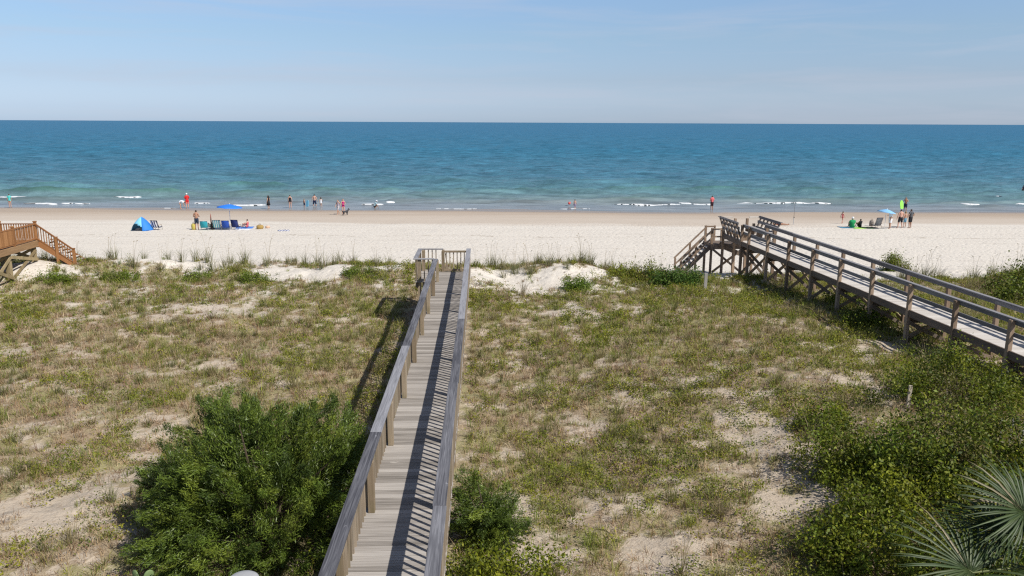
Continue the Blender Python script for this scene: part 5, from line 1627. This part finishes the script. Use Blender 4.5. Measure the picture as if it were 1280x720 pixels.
def bag(label, px, py, w, d, h, col, handles=True, name="beach_bag"):
    p = foot(px, py); root = empty(name, p, random.uniform(-.4, .4)); tag(root, label, "bag")
    m = MB(); n = 14; vs = []; fs = []
    for (sc, z) in ((.85, 0), (1.0, .25 * h), (1.02, .6 * h), (.86, .92 * h), (.55, h)):
        for k in range(n):
            t = 2 * math.pi * k / n; vs.append((w / 2 * sc * math.cos(t) * (1 + .05 * math.sin(3 * t + z * 9)), d / 2 * sc * math.sin(t), z))
    for r in range(4):
        for k in range(n): k2 = (k + 1) % n; fs.append((r * n + k, r * n + k2, (r + 1) * n + k2, (r + 1) * n + k))
    fs += [tuple(range(n - 1, -1, -1)), tuple(4 * n + k for k in range(n))]
    m.add(vs, fs); m.build("body", plain("bag_" + "_".join(f"{int(c * 99)}" for c in col), col, .85, .15, 18), root, True)
    if handles:
        for s in (-1, 1):
            MB().tube([(-.16 * w, s * d * .2, h * .95), (-.1 * w, s * d * .25, h * 1.25), (.1 * w, s * d * .25, h * 1.25), (.16 * w, s * d * .2, h * .95)], .014, 6).build("handle", plain("bag_handle", (.18, .12, .06), .8), root, True)


bag("tan heap shaped beach bag lying alone on the dry sand", 325, 286.2, .62, .5, .36, (.36, .24, .08))
bag("yellow bag on the sand at the feet of the person in dark swim shorts", 242.5, 287.2, (.42), .36, .56, (.50, .42, .10))
bag("small pinkish bag on the sand past the tan bag", 334.5, 285.2, .40, .35, .22, (.62, .42, .30), False)
bag("small grey bag standing between the black top sitter and the maroon chair", 1089, 282.6, .42, .35, .55, (.22, .19, .17))
bag("dark bag hanging together by the small pale chair", 265.5, 287.0, .32, .28, .55, (.03, .03, .035))


def dog():
    p = foot(431.5, 269.2)
    bm_pts = {'hip': (0, -.16, .30), 'mid': (0, 0, .29), 'chest': (0, .17, .31), 'neck': (0, .26, .40), 'head': (0, .33, .47), 'muz': (0, .43, .45), 'tail': (0, -.25, .36), 'tail2': (0, -.32, .45)}
    ed = [('mid', 'hip'), ('mid', 'chest'), ('chest', 'neck'), ('neck', 'head'), ('head', 'muz'), ('hip', 'tail'), ('tail', 'tail2')]
    rad = {'hip': .075, 'mid': .075, 'chest': .095, 'neck': .06, 'head': .062, 'muz': .03, 'tail': .022, 'tail2': .015}
    for s, x in (('l', -.06), ('r', .06)):
        bm_pts.update({'fs' + s: (x, .18, .24), 'fk' + s: (x, .17, .13), 'fp' + s: (x, .19, .02), 'hs' + s: (x, -.14, .24), 'hk' + s: (x, -.09, .17), 'hh' + s: (x, -.20, .10), 'hp' + s: (x, -.16, .02)})
        rad.update({'fs' + s: .042, 'fk' + s: .024, 'fp' + s: .022, 'hs' + s: .052, 'hk' + s: .036, 'hh' + s: .02, 'hp' + s: .022})
        ed += [('chest', 'fs' + s), ('fs' + s, 'fk' + s), ('fk' + s, 'fp' + s), ('hip', 'hs' + s), ('hs' + s, 'hk' + s), ('hk' + s, 'hh' + s), ('hh' + s, 'hp' + s)]
    names = list(bm_pts); ix = {n: i for i, n in enumerate(names)}
    me = bpy.data.meshes.new("dog_skeleton"); me.from_pydata([bm_pts[n] for n in names], [(ix[a], ix[b]) for a, b in ed], [])
    o = bpy.data.objects.new("dog_skeleton", me); COL.objects.link(o); o.modifiers.new("skin", 'SKIN').use_smooth_shade = True
    for n in names: me.skin_vertices[0].data[ix[n]].radius = (rad[n], rad[n]); me.skin_vertices[0].data[ix[n]].use_root = n == 'mid'
    sb = o.modifiers.new("sub", 'SUBSURF'); sb.levels = 1
    body = bpy.data.meshes.new_from_object(o.evaluated_get(bpy.context.evaluated_depsgraph_get()))
    bpy.data.objects.remove(o)
    bm = bmesh.new(); bm.from_mesh(body)
    for s in (-1, 1):
        r = bmesh.ops.create_cone(bm, cap_ends=True, segments=6, radius1=.028, radius2=.004, depth=.08)
        for v in r['verts']: v.co = v.co + Vector((s * .042, .31, .545))
    bm.to_mesh(body); bm.free()
    d = link_mesh("dog", body, plain("dog_fur", (.05, .05, .055), .8, .9, 9)); d.location = p; d.rotation_euler.z = R(-50); d.scale = (1.35,) * 3
    tag(d, "small dark dog standing on the wet sand between two walkers", "dog")


dog()
# red bucket, fishing rod, red brown pole
p = foot(711.5, 259.0); root = empty("bucket", (p.x, p.y, max(p.z, hz(p.x, p.y)) + .35)); tag(root, "red toy bucket held out beside the child in patterned shorts", "bucket")
m = MB(); m.tube([(0, 0, 0), (0, 0, .26)], [.13, .18], 18); m.build("pail", plain("red_plastic", (.75, .10, .08), .4, .04), root, True)
m = MB(); m.tube([(-.18, 0, .26), (-.12, 0, .40), (.12, 0, .40), (.18, 0, .26)], .012, 6); m.build("handle", plain("red_plastic", (.75, .10, .08), .4), root, True)
p = foot(991.5, 281.2); root = empty("fishing_rod", p); tag(root, "thin fishing rod standing in a sand spike beyond the raised boardwalk", "fishing rod")
MB().tube([(0, 0, -.3), (0, 0, .75)], .035, 8).build("sand_spike", plain("grey_pvc", (.45, .45, .45), .5), root)
MB().tube([(0, 0, .2), (.02, .02, 1.2), (.05, .25, 2.35)], [.022, .014, .006], 6).build("rod", plain("rod_dark", (.08, .07, .06), .4), root)
MB().tube([(0, -.05, .75), (0, -.13, .75)], .05, 10).build("reel", plain("rod_dark", (.08, .07, .06), .4), root)
p = foot(264.5, 286.6); root = empty("furled_umbrella", p); tag(root, "thin red brown furled umbrella standing in the sand behind the small chair", "umbrella")
MB().tube([(0, 0, -.2), (0, 0, .5)], .016, 8).build("pole", plain("pole_wood", (.25, .12, .07), .6), root)
MB().tube([(0, 0, .5), (0, 0, .62), (0, 0, 1.2), (0, 0, 1.42)], [.03, .055, .04, .01], 10).build("wrapped_cloth", plain("furled_cloth", (.30, .11, .08), .8), root, True)
# far boat
q = at(828, 152.9, 0); d_ = Vector((q.x, q.y, 0)).normalized() * 5200
root = empty("motor_boat", (d_.x, d_.y, .2), R(70)); tag(root, "tiny white boat far out near the horizon", "boat")
m = MB(); m.add([(-9, -2.2, 0), (-9, 2.2, 0), (5, 2.2, 0), (5, -2.2, 0), (10, 0, .4), (-9.3, -2.6, 2.6), (-9.3, 2.6, 2.6), (5, 2.8, 3.0), (5, -2.8, 3.0), (12, 0, 3.6)],
                [(0, 1, 2, 4, 3), (5, 8, 9, 7, 6), (0, 5, 6, 1), (1, 6, 7, 2), (2, 7, 9, 4), (4, 9, 8, 3), (3, 8, 5, 0)]); m.build("hull", plain("boat_white", (.8, .8, .8), .4, .03), root)
MB().box(-4, 3, -1.7, 1.7, 3.0, 5.4).build("cabin", plain("boat_white", (.8, .8, .8), .4), root, bevel=.2)

# ================================================================== LIGHT
SUN = Vector((.74, -.56, 1.0)).normalized()
sd = bpy.data.lights.new("sun", 'SUN'); sd.energy = 4.9; sd.angle = R(.53); sd.color = (1.0, .955, .885)
so = bpy.data.objects.new("sun", sd); COL.objects.link(so)
so.rotation_euler = (-SUN).to_track_quat('-Z', 'Y').to_euler(); so.location = (20, -20, 60)
wd = bpy.data.worlds.new("World"); SC.world = wd; wd.use_nodes = True
wn, wl = wd.node_tree.nodes, wd.node_tree.links
bg = wn["Background"]
sky = wn.new("ShaderNodeTexSky"); sky.sky_type = 'NISHITA'; sky.sun_disc = False
sky.sun_elevation = math.asin(SUN.z); sky.sun_rotation = math.atan2(SUN.x, SUN.y)
sky.air_density = 1.0; sky.dust_density = .6; sky.ozone_density = 2.0; sky.altitude = 10
tcw = wn.new("ShaderNodeTexCoord")
mpw = wn.new("ShaderNodeMapping"); mpw.inputs["Scale"].default_value = (2.2, 2.2, 26.0); mpw.inputs["Rotation"].default_value = (0, R(3), 0)
wl.new(tcw.outputs["Generated"], mpw.inputs[0])
cn = wn.new("ShaderNodeTexNoise"); cn.inputs["Scale"].default_value = 1.6; cn.inputs["Detail"].default_value = 6; cn.inputs["Roughness"].default_value = .58; cn.inputs["Distortion"].default_value = .5
wl.new(mpw.outputs[0], cn.inputs["Vector"])
mrw = wn.new("ShaderNodeMapRange"); mrw.inputs["From Min"].default_value = .47; mrw.inputs["From Max"].default_value = .78; mrw.inputs["To Max"].default_value = .42
wl.new(cn.outputs["Fac"], mrw.inputs["Value"])
mxw = wn.new("ShaderNodeMix"); mxw.data_type = 'RGBA'; mxw.inputs[7].default_value = (9.2, 9.8, 11.6, 1)
sp = wn.new("ShaderNodeSeparateXYZ"); wl.new(tcw.outputs["Generated"], sp.inputs[0])
# clear sea air: less yellow low down than the default atmosphere
tr = wn.new("ShaderNodeValToRGB"); wl.new(sp.outputs[2], tr.inputs[0]); K = 3.4
te = tr.color_ramp.elements
tints = [(0.0, (1.55, 1.98, 3.1)), (.015, (1.40, 1.74, 2.75)), (.05, (1.38, 1.52, 2.08)), (.10, (1.56, 1.69, 1.98)), (.145, (1.72, 1.86, 2.14)), (.35, (1.15, 1.18, 1.3)), (1.0, (1, 1, 1.05))]
te[0].position = 0; te[1].position = 1
for e_, (p_, c_) in zip((te[0], te[1]), (tints[0], tints[-1])): e_.color = (*[v / K for v in c_], 1)
for p_, c_ in tints[1:-1]:
    q_ = te.new(p_); q_.color = (*[v / K for v in c_], 1)
vm_ = wn.new("ShaderNodeVectorMath"); vm_.operation = 'MULTIPLY'; wl.new(sky.outputs[0], vm_.inputs[0]); wl.new(tr.outputs[0], vm_.inputs[1])
vs_ = wn.new("ShaderNodeVectorMath"); vs_.operation = 'SCALE'; vs_.inputs["Scale"].default_value = K; wl.new(vm_.outputs[0], vs_.inputs[0])
wl.new(mrw.outputs[0], mxw.inputs[0]); wl.new(vs_.outputs[0], mxw.inputs[6])
wl.new(mxw.outputs[2], bg.inputs[0])
bg.inputs[1].default_value = .06
SC.view_settings.view_transform = 'Standard'; SC.view_settings.look = 'None'; SC.view_settings.exposure = 0.0; SC.view_settings.gamma = 1.0
SC.view_settings.use_curve_mapping = False
SC.cycles.max_bounces = 6; SC.cycles.diffuse_bounces = 3; SC.cycles.glossy_bounces = 3; SC.cycles.transmission_bounces = 2; SC.cycles.transparent_max_bounces = 4
SC.cycles.use_denoising = False
SC.cycles.filter_width = 1.25
